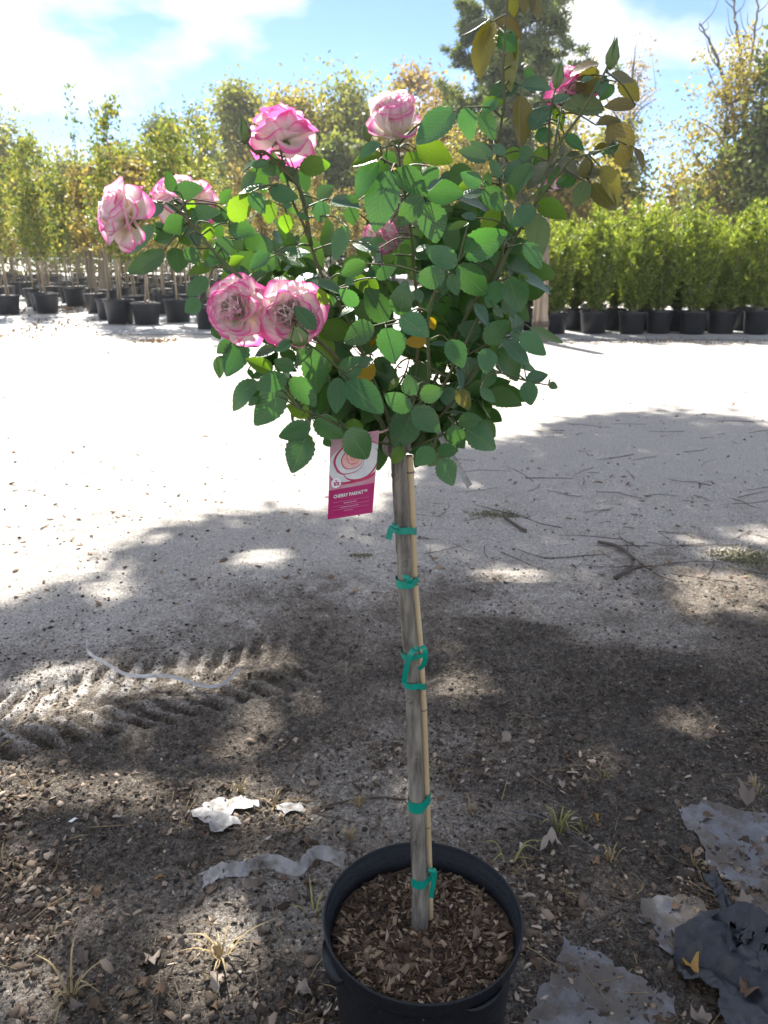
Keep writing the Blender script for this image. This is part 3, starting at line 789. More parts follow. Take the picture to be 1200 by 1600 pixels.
# two tall leafy wisps
for (px, tp, lab) in [(136, 128, 'tallest thin leafy shoot rising above the potted rows'), (169, 158, 'second thin leafy shoot beside the tallest one')]:
    dist = 23.0; r = np.random.RandomState(px); d = ray(px, 405); H = P(px, tp, dist)[2]
    root = empty('tall_sapling', (d[0] / d[1] * dist, dist, 0)); t = MB(); pts = spline([(0, 0, 0), (.05, 0, H * .5), (.02, 0, H)], 8)
    t.tube(pts, np.linspace(.02, .004, len(pts)), 5); link('trunk', t.mesh('trunk', M['youngbark']), root)
    z = r.uniform(H * .55, H, 130); cc = np.stack([np.interp(z, pts[:, 2], pts[:, 0]) + r.normal(size=130) * .08, r.normal(size=130) * .08, z], 1)
    link('crown', quads_to_mesh('crown', leaf_quads(cc, .12, .55, r, -.8), LM['green']), root); tag(root, lab, 'tree')

# ------------------------------------------------------------------ potted hedge shrubs (right)
hedge_pot = lathe(pot_body_profile(.275, .44), 22, M['potfar'], 'pot'); hedge_rim = lathe(pot_rim_profile(.275, .44), 22, M['potfar'], 'rim')
hedge_soil = lathe([(0, .405), (.13, .41), (.262, .395)], 18, M['farsoil'], 'soil')
def hedge_proto(seed):
    r = np.random.RandomState(seed); root = empty('potted_shrub', (0, 0, 0))
    link('rim', hedge_rim, link('pot', hedge_pot, root)); link('soil', hedge_soil, root)
    H = 2.05; st = MB(); cc, dd = [], []
    for k in range(30):
        a = r.uniform(0, 6.28); sp = r.uniform(.03, .43); h = H * r.uniform(.55, 1.14) * (1 - .35 * sp ** 2)
        b = spline([(math.cos(a) * .05, math.sin(a) * .05, .39), (math.cos(a) * sp * .55, math.sin(a) * sp * .55, .39 + (h - .39) * .45), (math.cos(a) * sp, math.sin(a) * sp, h)], 6)
        st.tube(b, np.linspace(.011, .003, len(b)), 4, False)
        for _ in range(26):
            t = r.uniform(.12, 1); p = b[min(len(b) - 1, int(t * len(b)))]
            a2 = a + r.normal() * 1.3; L = r.uniform(.10, .26)
            dv = nrm([math.cos(a2), math.sin(a2), r.uniform(.35, 1.3)]); e = p + dv * L
            m = 11; tt = np.linspace(.1, 1, m)[:, None]
            q = p * (1 - tt) + e * tt
            side = r.normal(size=(m, 3)); cc.append(q + side * .018); dd.append(dv * 1.1 + side * .9)
    cc = np.concatenate(cc); dd = np.concatenate(dd)
    link('stem', st.mesh('stem', M['youngbark']), root)
    link('foliage', quads_to_mesh('foliage', leaf_quads(cc, .095, .26, r, .3, dd, .35), LM['hedge']), root)
    return root
hp = [hedge_proto(300 + k) for k in range(3)]; hu = [False] * 3
def place_shrub(px, Y, label):
    k = rt.randint(3); o = copy_tree(hp[k]) if hu[k] else hp[k]; hu[k] = True
    d = ray(px, 500); o.location = (d[0] / d[1] * Y, Y, .011); o.rotation_euler = (0, 0, rt.uniform(0, 6.28))
    s = rt.uniform(.94, 1.08); o.scale = (s, s, s * rt.uniform(.88, 1.1))
    tag(o, label, 'potted shrub', 'potted evergreen hedge shrubs')
names = ['just right of the weathered post', 'second right of the weathered post', 'third right of the weathered post', 'fourth right of the weathered post',
         'fifth right of the weathered post', 'sixth right of the weathered post', 'cut by the right picture edge']
for px, nm in zip([866, 928, 988, 1030, 1083, 1128, 1184], names):
    place_shrub(px, 15.55 + rt.normal() * .06, 'bright green evergreen shrub in a black pot, front row, ' + nm)
place_shrub(800, 15.6, 'potted evergreen shrub half hidden behind the rose leaves left of the post')
place_shrub(755, 15.9, 'potted evergreen shrub mostly hidden behind the rose crown')
for px, nm in zip([820, 896, 957, 1010, 1057, 1106, 1156, 1206], ['directly behind the weathered post', 'first right of the weathered post', 'second right of the weathered post', 'third right of the weathered post', 'fourth right of the weathered post', 'fifth right of the weathered post', 'sixth right of the weathered post', 'at the right picture edge']):
    place_shrub(px, 16.35 + rt.normal() * .08, 'evergreen shrub in a shaded pot, second hedge row, ' + nm)
for px, nm in zip([858, 925, 1000, 1120, 1190], ['beside the post', 'left of the middle', 'in the middle', 'right of the middle', 'at the right picture edge']):
    place_shrub(px, 17.6 + rt.normal() * .2, 'evergreen shrub top showing behind the hedge rows ' + nm)

# ------------------------------------------------------------------ posts and wires
def wood_post(base_px, top_px, w_px, dist_from_base=True, seed=0, label='', rough=.1):
    g = G(*base_px); t = P(top_px[0], top_px[1], g[1]); r = np.random.RandomState(seed); w = w_px / FPX * g[1] * .5
    vs, fs, n, m = [], [], 14, 16
    sh = 1 + rough * r.normal(size=n)
    for i in range(m):
        f = i / (m - 1); c = np.array([0, 0, -.1]) * (1 - f) + (t - g) * f
        for j in range(n):
            a = 2 * math.pi * j / n; rr = w * sh[j] * (1.12 - .2 * f) * (1 + .05 * r.normal())
            vs.append(c + np.array([math.cos(a) * rr, math.sin(a) * rr, 0]) + (np.array([0, 0, r.normal() * .04]) if i == m - 1 else 0))
    for i in range(m - 1):
        for j in range(n):
            k = (j + 1) % n; fs.append((i * n + j, i * n + k, (i + 1) * n + k, (i + 1) * n + j))
    fs.append(tuple((m - 1) * n + j for j in range(n)))
    root = empty('wooden_post', g)
    link('shaft', pymesh('shaft', vs, fs, M['post'], False), root)
    return tag(root, label, 'post'), g, t, w
po, g, t, w = wood_post((843, 534), (847, 335), 20, seed=3, label='thick weathered split wooden post beside the potted hedge')
wr = MB()
for zz in (.30, .33, .37):
    a = np.linspace(0, 6.3, 20); wr.tube(np.stack([np.cos(a) * w * 1.25, np.sin(a) * w * 1.25, zz + .03 * np.sin(a)], 1), .012, 5)
link('wire_wrap', wr.mesh('wire_wrap', M['twig']), po)
wood_post((147, 474), (134, 352), 9.5, seed=4, label='leaning wooden post among the potted trees', rough=.05)
wood_post((158, 466), (160, 360), 9, seed=5, label='upright wooden post right behind the leaning post', rough=.05)
for (a, b, lab) in [((-40, 372, 26), (600, 388, 30), 'upper trellis wire strung through the potted trees'), ((-40, 402, 27), (600, 404, 30), 'lower trellis wire strung through the potted trees')]:
    wm = MB(); p0, p1 = P(*a), P(*b); wm.tube(spline([p0, (p0 + p1) / 2 - np.array([0, 0, .05]), p1], 6), .0035, 4)
    tag(link('trellis_wire', wm.mesh('trellis_wire', M['wire'])), lab, 'wire')

# ------------------------------------------------------------------ the potted rose tree
rose = empty('potted_rose_tree', (float(POT_C[0]), float(POT_C[1]), 0))
tag(rose, 'potted tree rose with pink edged cream blooms in a black pot', 'rose tree')
RO = np.array([POT_C[0], POT_C[1], 0.0])
RIMZ = float(POT_C[2]); PR = .1755
prof = [(0, .004), (.138, .004), (.143, .0), (.146, .01), (.161, RIMZ - .062), (.163, RIMZ - .05), (.1635, RIMZ - .040), (.170, RIMZ - .036), (.1735, RIMZ - .024), (.1745, RIMZ - .006), (PR, RIMZ - .002), (.1748, RIMZ),
        (.1725, RIMZ + .0005), (.1708, RIMZ - .002), (.1695, RIMZ - .012), (.1668, RIMZ - .0135), (.1662, RIMZ - .025), (.1638, RIMZ - .0265), (.1605, RIMZ - .055), (.157, RIMZ - .09)]
pot = link('pot', lathe(prof, 72, M['potblack'], 'pot'), rose)
def pot_handle(ang, wid, h0, h1, out):
    vs, fs, n = [], [], 14
    for i in range(n + 1):
        f = i / n * 2 - 1; a = ang + f * wid; e = (1 - f * f) ** .8
        for (rr, zz) in [(.1715, RIMZ - .03), (.1735 + out * e, RIMZ - .022 - h0 * e), (.172 + out * .8 * e, RIMZ - .03 - h1 * e), (.160, RIMZ - .034 - h1 * 1.1 * e)]:
            vs.append((rr * math.cos(a), rr * math.sin(a), zz))
    for i in range(n):
        for j in range(3): fs.append((i * 4 + j, (i + 1) * 4 + j, (i + 1) * 4 + j + 1, i * 4 + j + 1))
    return pymesh('handle', vs, fs, M['potblack'])
link('handle', pot_handle(math.radians(205), .25, .012, .032, .010), pot)
link('handle', pot_handle(math.radians(303), .22, .003, .012, .006), pot)
SOILZ = .262
def soil_top(x, y): return SOILZ + .012 * (fbm(x * 22 + 3, y * 22, 91, 3) - .5) * 2 + .006 * (1 - np.hypot(x, y) / .16)
vs, fs = [], []; nr_, na = 26, 56
for i in range(nr_ + 1):
    for j in range(na):
        rr = .1605 * i / nr_; a = 2 * math.pi * j / na; x, y = rr * math.cos(a), rr * math.sin(a)
        vs.append((x, y, float(soil_top(x, y)) - (.004 if i == nr_ else 0)))
for i in range(nr_):
    for j in range(na):
        k = (j + 1) % na; fs.append((i * na + j, i * na + k, (i + 1) * na + k, (i + 1) * na + j))
link('soil', pymesh('soil', vs, fs, M['potsoil']), rose)
# bark chips on the pot soil
def chip_cloud(name, c, L0, L1, aspect, thick, rng, mat, curl=.0):
    """many small curled chips; c holds their centres"""
    c = np.asarray(c, float); n = len(c); L = rng.uniform(L0, L1, n) * np.where(rng.rand(n) < .8, 1, 1.7); W = L * rng.uniform(aspect[0], aspect[1], n)
    a, pit, rol = rng.uniform(0, 6.28, n), rng.normal(size=n) * .35, rng.normal(size=n) * .5
    ca, sa, cp, sp, cr, sr = np.cos(a), np.sin(a), np.cos(pit), np.sin(pit), np.cos(rol), np.sin(rol)
    R = np.stack([np.stack([ca * cp, ca * sp * sr - sa * cr, ca * sp * cr + sa * sr], -1), np.stack([sa * cp, sa * sp * sr + ca * cr, sa * sp * cr - ca * sr], -1), np.stack([-sp, cp * sr, cp * cr], -1)], 1)
    cu = curl * rng.uniform(-.4, 1, n)
    base = np.array([(-.5, -.3, 0), (0, -.5, .5), (.5, -.2, 0), (.5, .25, 0), (.05, .5, .6), (-.5, .35, 0)])
    p = np.repeat(base[None], n, 0); p[:, :, 2] *= cu[:, None]; p[:, 3, 2] += .05
    p *= np.stack([L, W, L], -1)[:, None]; p[:, :, :2] *= rng.uniform(.8, 1.2, (n, 6, 1))
    th = thick * rng.uniform(.6, 1.4, n); q = p.copy(); q[:, :, 2] -= th[:, None]
    V = np.einsum('nij,nkj->nki', R, np.concatenate([p, q], 1)) + c[:, None]
    f = [(0, 1, 4, 5), (1, 2, 3, 4), (11, 10, 7, 6), (10, 9, 8, 7)] + [(k, 6 + k, 6 + (k + 1) % 6, (k + 1) % 6) for k in range(6)]
    F = (np.array(f)[None] + (np.arange(n) * 12)[:, None, None]).reshape(-1, 4)
    return npmesh(name, V.reshape(-1, 3), F, mat)
rc = np.random.RandomState(21)
def pot_place(n):
    rr = .152 * np.sqrt(rc.rand(n)); a = rc.uniform(0, 6.28, n); x, y = rr * np.cos(a), rr * np.sin(a)
    return np.stack([x, y, soil_top(x, y) + .003], 1)
o = link('bark_mulch', chip_cloud('bark_mulch', pot_place(1700), .006, .021, (.22, .55), .0015, rc, M['chips'], .2), rose); o['kind'] = 'stuff'
o = link('dead_leaves', chip_cloud('dead_leaves', pot_place(110), .010, .022, (.3, .6), .0004, rc, M['litter'], .5), rose); o['kind'] = 'stuff'

def R3(p): return np.asarray(p) - RO
# trunk
tpx = [(619, 668), (622, 705), (627, 800), (633, 900), (640, 1000), (645, 1080), (648, 1180), (653, 1290), (656, 1380), (656, 1448), (656, 1470)]
tY = np.linspace(1.05, 1.079, len(tpx))
tp = spline([R3(P(a, b, y)) for (a, b), y in zip(tpx, tY)], 12)
rtk = np.random.RandomState(9)
trd = np.interp(np.linspace(0, 1, len(tp)), [0, .05, .5, 1], [.0140, .0106, .0118, .0158]) * (1 + .02 * np.sin(np.arange(len(tp)) * 1.7) + .015 * rtk.normal(size=len(tp)))
tb = MB(); tb.tube(tp, trd, 20); trunk = link('trunk', tb.mesh('trunk', M['rosebark']), rose)
knm = None
for (kx, ky) in [(613, 740), (634, 871), (637, 1085), (651, 1180), (650, 1310)]:
    i = np.argmin([abs(proj(q + RO)[1] - ky) for q in tp]); c = tp[i]
    d = nrm([(kx - proj(c + RO)[0]) / 14.0, -1, 0])
    vs = []; n = 10
    ax = np.cross(d, [0, 0, 1]); axu = np.array([0, 0, 1.])
    for (rr, hh) in [(.0075, -.002), (.0062, .0008), (.0040, .0022), (.0022, .0012), (0.0004, .0002)]:
        for j in range(n):
            a = 2 * math.pi * j / n; vs.append(c + d * (trd[i] * .97 + hh) + (ax * math.cos(a) + axu * math.sin(a) * 1.25) * rr)
    fs = [(i2 * n + j, i2 * n + (j + 1) % n, (i2 + 1) * n + (j + 1) % n, (i2 + 1) * n + j) for i2 in range(4) for j in range(n)]
    link('knot', pymesh('knot', vs, fs, M['rosebark']), trunk)

# canes (picture polyline with depths)
CANES = [
    [(630, 700, 1.06), (640, 640, 1.07), (652, 560, 1.07), (656, 480, 1.05), (650, 452, 1.05), (646, 400, 1.04), (640, 346, 1.02), (632, 300, 1.0), (625, 262, .985), (623, 225, .98)],
    [(632, 700, 1.05), (652, 640, 1.0), (669, 598, .97), (669, 500, .95), (684, 444, .94), (700, 420, .93), (716, 408, .925)],
    [(622, 700, 1.06), (590, 610, 1.05), (548, 510, 1.03), (504, 432, 1.01), (486, 384, 1.0), (474, 350, .99), (458, 316, .985), (446, 272, .98), (439, 235, .98), (441, 205, .98)],
    [(620, 700, 1.05), (545, 580, 1.0), (450, 490, .96), (372, 430, .95), (328, 386, .95), (314, 368, .955), (296, 345, .965), (288, 318, .98)],
    [(314, 368, .955), (292, 342, .95), (268, 320, .945), (240, 315, .94), (208, 322, .94)],
    [(636, 700, 1.07), (690, 570, 1.1), (742, 470, 1.09), (775, 420, 1.06), (786, 380, 1.04), (783, 300, 1.03), (777, 235, 1.02), (788, 160, 1.01), (786, 110, 1.0), (790, 40, .99), (797, -45, .98)],
    [(638, 700, 1.06), (700, 590, 1.02), (760, 470, 1.0), (800, 380, .99), (836, 318, .98), (866, 238, .97), (906, 180, .96), (930, 140, .955), (944, 115, .955), (953, 95, .955)],
    [(836, 318, .98), (860, 288, .97), (892, 250, .96), (925, 240, .95), (966, 226, .94)],
    [(866, 238, .97), (872, 195, 1.0), (880, 160, 1.03), (887, 132, 1.05)],
    [(858, 262, .985), (858, 200, .96), (863, 160, .94), (868, 138, .935)],
    [(618, 700, 1.04), (560, 610, .97), (500, 550, .93), (470, 535, .915), (466, 530, .91)],
    [(545, 580, 1.0), (480, 520, .97), (420, 495, .95), (370, 480, .935)], [(480, 520, .97), (465, 500, .95), (455, 490, .93)],
    [(600, 620, 1.08), (605, 520, 1.1), (604, 445, 1.11), (596, 400, 1.12), (598, 372, 1.13)],
    [(640, 700, 1.06), (715, 620, 1.02), (745, 575, .99), (790, 585, .96), (822, 595, .95), (858, 602, .95)],
    [(720, 560, 1.06), (780, 530, 1.03), (815, 525, 1.0), (840, 515, .98)],
    [(486, 384, 1.0), (470, 300, .98), (440, 262, .975), (414, 238, .97), (398, 237, .965), (388, 225, .96), (383, 212, .96)],
    [(625, 262, .985), (600, 250, .99), (580, 235, 1.0), (575, 222, 1.0)],
    [(630, 695, 1.05), (600, 640, 1.1), (585, 580, 1.13), (570, 520, 1.15), (560, 440, 1.16)],
    [(636, 695, 1.07), (660, 600, 1.15), (690, 500, 1.18), (720, 420, 1.18), (740, 340, 1.17)],
    [(624, 700, 1.04), (560, 680, .98), (500, 650, .95), (470, 640, .94)],
    [(640, 700, 1.05), (690, 680, 1.0), (715, 660, .98), (745, 655, .97)],
    [(600, 640, 1.1), (630, 590, 1.1), (640, 560, 1.1)], [(700, 590, 1.02), (640, 560, 1.08), (610, 585, 1.1)],
]
cane_pts = []
for k, c in enumerate(CANES):
    pts = spline([R3(P(*q)) for q in c], 6)
    thick = .0027 if len(c) > 6 else .0018
    mb = MB(); mb.tube(pts, np.linspace(thick, thick * .42, len(pts)), 8)
    # thorns
    rth = np.random.RandomState(400 + k)
    for _ in range(int(len(pts) * .25)):
        q = pts[rth.randint(2, len(pts) - 2)]; d = nrm(rth.normal(size=3) * np.array([1, .6, .3])); mb.tube([q + d * .003, q + d * .0095 - np.array([0, 0, .002])], [.0016, .0002], 4)
    link('cane', mb.mesh('cane', M['cane']), rose); cane_pts.append(pts)
cane_all = np.concatenate(cane_pts)
# graft union swelling
gb = MB(); gc = [R3(P(622, 712, 1.051)), R3(P(620, 700, 1.05)), R3(P(624, 688, 1.05)), R3(P(630, 672, 1.05))]
gb.tube(spline(gc, 4), [.011, .014, .017, .019, .021, .0215, .021, .020, .018, .016, .013, .010, .006], 14); link('graft_union', gb.mesh('graft_union', M['rosebark']), rose)

LEAVES = """
190,240
400,300,355,142,110,g;415,295,625,268,125,g;415,310,490,412,80,g;510,500,560,370,90,t;325,400,185,490,100,s;345,390,465,470,50,s;530,510,740,440,110,g;500,520,335,600,150,g;530,530,590,722,150,s;840,500,708,512,80,g;845,515,1015,325,165,t;780,392,850,283,75,g;840,470,770,430,70,d;345,620,250,550,110,g;415,650,255,662,100,g;240,560,60,782,110,g;330,760,60,932,140,g;420,735,440,922,168,g;490,745,612,862,120,g;450,640,530,712,80,d;690,540,650,690,110,t;710,545,790,650,90,d;862,680,690,795,150,g;820,770,650,872,120,g;700,740,660,860,60,t;840,580,1045,622,135,g;960,650,1125,752,120,g;1170,762,1078,630,100,s;1150,770,1008,902,110,g;1200,790,1105,925,135,g;1000,960,800,905,90,s;840,880,950,808,70,t;800,900,840,770,60,t;700,890,518,930,90,t;680,980,510,1102,120,g;1130,930,1000,1000,80,g;612,1148,500,1235,130,g;1140,270,918,312,62,g;1000,310,1112,462,130,g;1150,360,1145,545,130,t
360,130
430,620,243,692,100,g;300,620,162,652,70,g;100,692,205,590,30,g;200,700,93,832,80,s;190,640,270,855,140,d;310,845,512,882,120,g;430,650,522,792,120,s;560,690,592,842,100,d;440,590,642,652,70,s;540,660,772,640,130,t;370,600,335,520,50,g;690,915,800,805,112,s;720,920,698,1082,142,g;540,860,642,942,90,s;440,1025,430,1168,122,t;520,1020,608,1062,42,g;450,980,510,1012,42,g;410,940,472,962,60,g;780,920,1012,972,92,s;930,970,962,1105,110,g;1170,470,998,562,80,g;1180,560,953,642,100,t;1150,620,972,885,160,g;1000,920,908,880,60,g;400,700,430,782,60,d
400,300
710,270,618,528,142,g;290,450,168,467,56,s;230,500,408,458,82,g;230,510,372,583,60,g;960,440,765,385,122,s;880,400,1000,370,60,g;860,560,662,645,122,g;940,672,1088,590,100,g;970,580,868,662,90,g;990,540,1090,500,70,t;770,650,692,732,60,g;770,645,862,792,100,t;870,690,958,750,70,t;800,880,656,768,112,g;660,790,418,690,90,s;310,690,498,640,60,s;310,690,138,670,70,t;560,880,488,758,88,t;610,900,560,800,80,g;760,890,620,912,80,d;770,905,640,962,50,s;1010,1030,868,752,195,g;1130,970,1160,715,172,g;500,1065,768,1112,182,t;920,1045,700,1172,190,g;460,1072,308,898,130,g;610,960,530,920,80,d
540,130
345,690,232,1134,270,g;850,215,568,472,200,g;930,190,982,434,155,g;1050,230,1168,422,120,g;1070,210,1200,140,90,g;550,500,823,612,172,t;500,530,490,702,90,t;530,530,582,692,90,d;370,690,622,874,162,g;720,660,588,802,130,g;640,840,752,750,50,s;620,870,912,860,172,g;640,930,832,992,100,d;620,930,702,1235,232,g;600,890,418,1102,172,g;540,870,428,962,70,d;1100,600,888,540,110,s;1150,580,978,460,90,s;1060,790,898,708,120,g;1040,790,888,812,110,t;1110,820,1115,693,76,g;910,870,1082,850,70,s;880,910,1122,972,50,s;330,610,218,722,100,d;300,540,402,642,90,d
620,300
470,570,240,435,165,g;530,500,853,318,222,g;380,650,157,672,170,g;480,570,702,804,200,g;680,550,720,772,140,d;370,670,360,802,86,g;420,640,470,803,110,g;800,700,718,903,150,g;870,670,962,928,192,g;770,450,822,622,100,d;1080,160,1132,494,182,o;980,360,888,482,90,d;990,400,1112,594,112,g;970,640,1204,782,90,s;870,580,902,662,50,s;950,650,1022,722,50,t;580,260,408,372,110,d;560,240,408,302,50,t;520,370,622,320,42,t;820,140,656,294,132,t;840,190,850,402,130,d;620,200,508,180,60,s;700,130,630,222,60,d;1070,110,902,264,152,g;870,70,890,242,70,d;240,480,158,602,100,d;170,350,140,442,50,d;150,460,242,410,36,s;340,830,492,1032,172,d;260,860,302,972,110,d;600,880,722,1034,80,s;150,760,190,862,80,s
700,200
280,470,424,642,152,g;565,215,443,190,100,t;650,250,570,148,110,g;670,200,824,190,96,t;640,250,416,402,112,s;650,280,478,544,152,g;840,265,626,474,152,u;860,240,1012,392,122,u;920,225,1047,210,52,u;880,210,912,128,80,u;910,60,1053,172,90,g;740,120,730,-12,110,g;1000,390,848,432,100,g;1080,400,1092,226,132,b;1080,380,1204,343,72,u;1080,415,998,608,138,o;690,590,924,704,142,t;690,580,772,438,70,t;660,270,762,230,60,d;880,290,778,422,90,d;460,440,512,562,80,t;400,390,328,240,90,s;360,130,442,212,80,s
720,0
215,180,143,584,192,v;220,145,-2,284,58,u;290,260,424,394,142,g;265,220,188,412,56,b;260,150,464,304,92,b;450,280,408,704,92,v;430,340,436,544,52,u;440,660,222,773,122,s;470,670,694,692,86,s;465,745,460,1144,172,b;165,850,333,788,80,t;555,1020,718,818,142,s;1115,835,797,852,132,o;700,790,858,765,70,s;740,840,792,1004,92,t;1060,530,918,764,165,v;1120,600,1078,743,124,s;1075,495,867,562,58,b;1190,660,1088,772,80,d;690,1000,618,1114,110,g;400,-30,420,124,92,v;460,-30,492,112,62,b;560,-30,617,143,82,b;520,-30,562,92,62,b;620,800,553,842,42,u;490,560,573,602,70,g
780,80
870,190,1044,242,72,u;940,215,1084,384,134,v;1065,420,832,422,92,b;860,540,984,904,194,b;760,580,944,540,62,b;930,730,817,803,82,g;960,720,1022,863,92,o;1050,750,1133,904,37,b;840,720,737,813,62,v;790,900,924,1194,142,v;720,1040,904,1234,132,b;640,240,733,200,42,s
320,510
300,110,173,379,192,g;200,110,93,204,92,g;140,230,98,404,92,g;60,0,122,94,82,g;530,350,327,258,122,t;520,350,367,402,82,g;340,335,372,403,42,g;410,430,193,629,132,g;450,500,328,572,82,g;415,560,338,612,46,g;640,400,402,472,152,g;620,460,398,759,212,g;550,170,397,232,92,s;440,90,522,132,52,d;675,115,558,192,82,g;700,330,547,268,112,g;710,260,588,208,112,d;820,155,882,514,192,g;800,160,738,302,82,g;660,410,863,614,162,g;820,690,647,618,122,t;825,770,587,862,152,g;800,835,688,1134,228,g;850,740,1073,863,172,g;880,40,972,344,142,t;1040,400,1024,669,152,g;860,640,1013,692,102,d;840,680,902,722,62,d;930,880,982,937,62,g;960,370,918,502,82,d;650,500,692,602,62,t
500,420
515,460,572,729,218,g;630,375,838,523,182,g;155,835,333,698,162,g;300,760,413,708,92,s;430,760,246,852,150,y;205,880,478,1119,192,g;830,560,667,572,95,y;460,470,398,602,56,y;530,700,592,742,46,y;850,380,892,472,66,y;720,990,690,832,142,g;720,1090,507,988,132,g;780,1000,958,948,132,g;1000,560,1113,763,162,g;1000,540,857,478,112,d;880,640,982,742,112,d;990,590,857,580,52,s;840,620,737,722,112,d;430,700,552,822,122,d;620,850,538,942,52,t;960,930,1053,1082,142,d;1070,940,1173,1094,112,v;180,1060,262,1162,122,d;100,600,232,662,122,d
660,440
490,480,664,308,172,g;745,400,740,262,132,s;640,310,672,248,52,t;760,410,953,568,142,g;840,365,1089,472,62,t;640,450,828,649,112,s;580,530,763,764,162,g;680,400,793,472,72,s;400,180,513,342,82,s;460,400,277,358,152,d;480,410,398,573,152,d;490,520,500,714,152,g;560,690,468,822,122,g;340,590,372,803,152,s;260,680,302,852,42,s;812,770,974,733,115,s;815,780,847,959,134,g;985,800,1058,827,58,g;450,840,573,933,78,g;440,890,492,1083,122,d;350,800,402,892,82,d;560,560,643,652,62,d;570,660,652,692,42,g;560,200,602,198,42,s;550,220,633,272,52,s
540,560
515,400,388,689,232,g;525,385,723,563,182,g;20,550,173,784,212,g;0,520,133,530,92,t;230,640,250,864,152,d;220,560,333,560,132,d;440,690,368,818,102,t;460,660,603,722,132,d;680,700,557,833,142,g;715,730,873,718,118,g;730,790,843,984,172,g;860,520,850,684,132,g;940,550,1169,693,192,g;880,500,1049,468,122,g;1050,490,1163,613,112,d;560,600,643,600,92,d;730,530,793,438,102,d;340,480,413,398,102,d;650,570,713,642,92,d;820,440,883,408,52,s
"""
def leaf_mesh(seed, mat=M['rose_leaf']):
    r = np.random.RandomState(seed); n = 17
    fold = r.uniform(.04, .34); curl = r.uniform(-.16, .24); tw = r.uniform(-.25, .25); bend = r.uniform(-.05, .05); wav = r.uniform(.0, .02)
    vs, uv = [], []
    for i in range(n + 1):
        t = i / n
        w = .5 * (math.sin(math.pi * t ** .82) ** .78) * (1 - .10 * t) if 0 < t < 1 else 0.0
        cx = bend * math.sin(math.pi * t); cz = curl * (t - t * t * 1.6) - .05 * t * t
        for s in (-1, 0, 1):
            ww = w * (1 + (.045 if i % 2 else -.045) * abs(s))
            x = cx + s * ww; y = t - (.02 if i % 2 else 0) * abs(s)
            z = cz + abs(s) * w * fold + s * tw * w * t + wav * math.sin(9 * t + s * 2) * abs(s)
            vs.append((x, y, z)); uv.append((s * w * 2, t))
    fs = []
    for i in range(n):
        b = i * 3
        fs += [(b, b + 1, b + 4, b + 3), (b + 1, b + 2, b + 5, b + 4)]
    return pymesh('leaf', vs, fs, mat, True, uv)
leaf_variants = [leaf_mesh(500 + k) for k in range(14)]
TONE = {'g': ((.054, .142, .056), .34), 't': ((.11, .20, .028), .52), 's': ((.062, .13, .075), .18), 'd': ((.05, .125, .038), .38), 'b': ((.125, .105, .048), .40), 'u': ((.11, .115, .075), .2),
        'v': ((.16, .15, .042), .5), 'y': ((.50, .30, .02), .45), 'o': ((.09, .125, .045), .34)}  # t, v brightened for backlight; s, u greyed for sky sheen, in base colour
rl = np.random.RandomState(31)
stalk = MB(); bases = []; nleaf = 0
off = None
CC = np.array([610, 430.])
def put_leaf(bx, by, tx, ty, w, c, Y=None):
    L2 = math.hypot(tx - bx, ty - by); cx, cy = (bx + tx) / 2, (by + ty) / 2
    rr = min(1.0, math.hypot((cx - CC[0]) / 330, (cy - CC[1]) / 330))
    bulge = math.sqrt(1 - rr * rr)
    if Y is None:
        layer = {'d': rl.uniform(.25, .8), 't': rl.uniform(-.6, .3), 'y': rl.uniform(.0, .5), 's': rl.uniform(-.6, .2)}.get(c, rl.uniform(-1.0, -.15) if L2 > 28 else rl.uniform(-.6, .5))
        if cy < 260 and c in 'bvuo': layer = rl.uniform(-.4, .2)
        Y = 1.03 + layer * (.05 + .13 * bulge)
    Lm = L2 * Y / FPX
    b = P(bx, by, Y); t = P(tx, ty, Y + Lm * rl.uniform(-.35, .15))
    ax = t - b; L = np.linalg.norm(ax); ax /= L
    v = nrm(np.array([0, 0, CAMZ]) - b); n = nrm(v - ax * np.dot(v, ax)); sd = np.cross(ax, n)
    ratio = w / max(L2, 1); true = max(ratio, .60); th = math.acos(min(1, ratio / true)) if ratio < .6 else rl.uniform(0, .35)
    if c in 's' or c == 'u': th = max(th, rl.uniform(.5, .8)); true = max(true, ratio / math.cos(th) * .92)
    sg = 1 if (n * math.cos(.3) + sd * math.sin(.3))[2] > (n * math.cos(.3) - sd * math.sin(.3))[2] else -1
    n2 = n * math.cos(th) + sd * sg * math.sin(th); s2 = np.cross(ax, n2)
    L *= 1.07; W = L * min(true, .95) * 1.05
    o = bpy.data.objects.new('leaf', leaf_variants[rl.randint(14)]); COL.objects.link(o); o.parent = rose
    p = b - RO
    o.matrix_basis = Matrix(((s2[0] * W, ax[0] * L, n2[0] * L, p[0]), (s2[1] * W, ax[1] * L, n2[1] * L, p[1]), (s2[2] * W, ax[2] * L, n2[2] * L, p[2]), (0, 0, 0, 1)))
    col, al = TONE[c]; f = rl.uniform(.82, 1.2); hj = rl.uniform(.9, 1.12)
    o.color = (col[0] * f * hj, col[1] * f, col[2] * f / hj, max(0.05, min(.7, al * rl.uniform(.7, 1.3))))
    bases.append(p); return o
for ln in LEAVES.strip().split('\n'):
    if ';' not in ln: off = [float(q) for q in ln.split(',')]; continue
    for e in ln.split(';'):
        q = e.split(','); a = [float(z) / 5 for z in q[:5]]
        put_leaf(off[0] + a[0], off[1] + a[1], off[0] + a[2], off[1] + a[3], a[4], q[5]); nleaf += 1
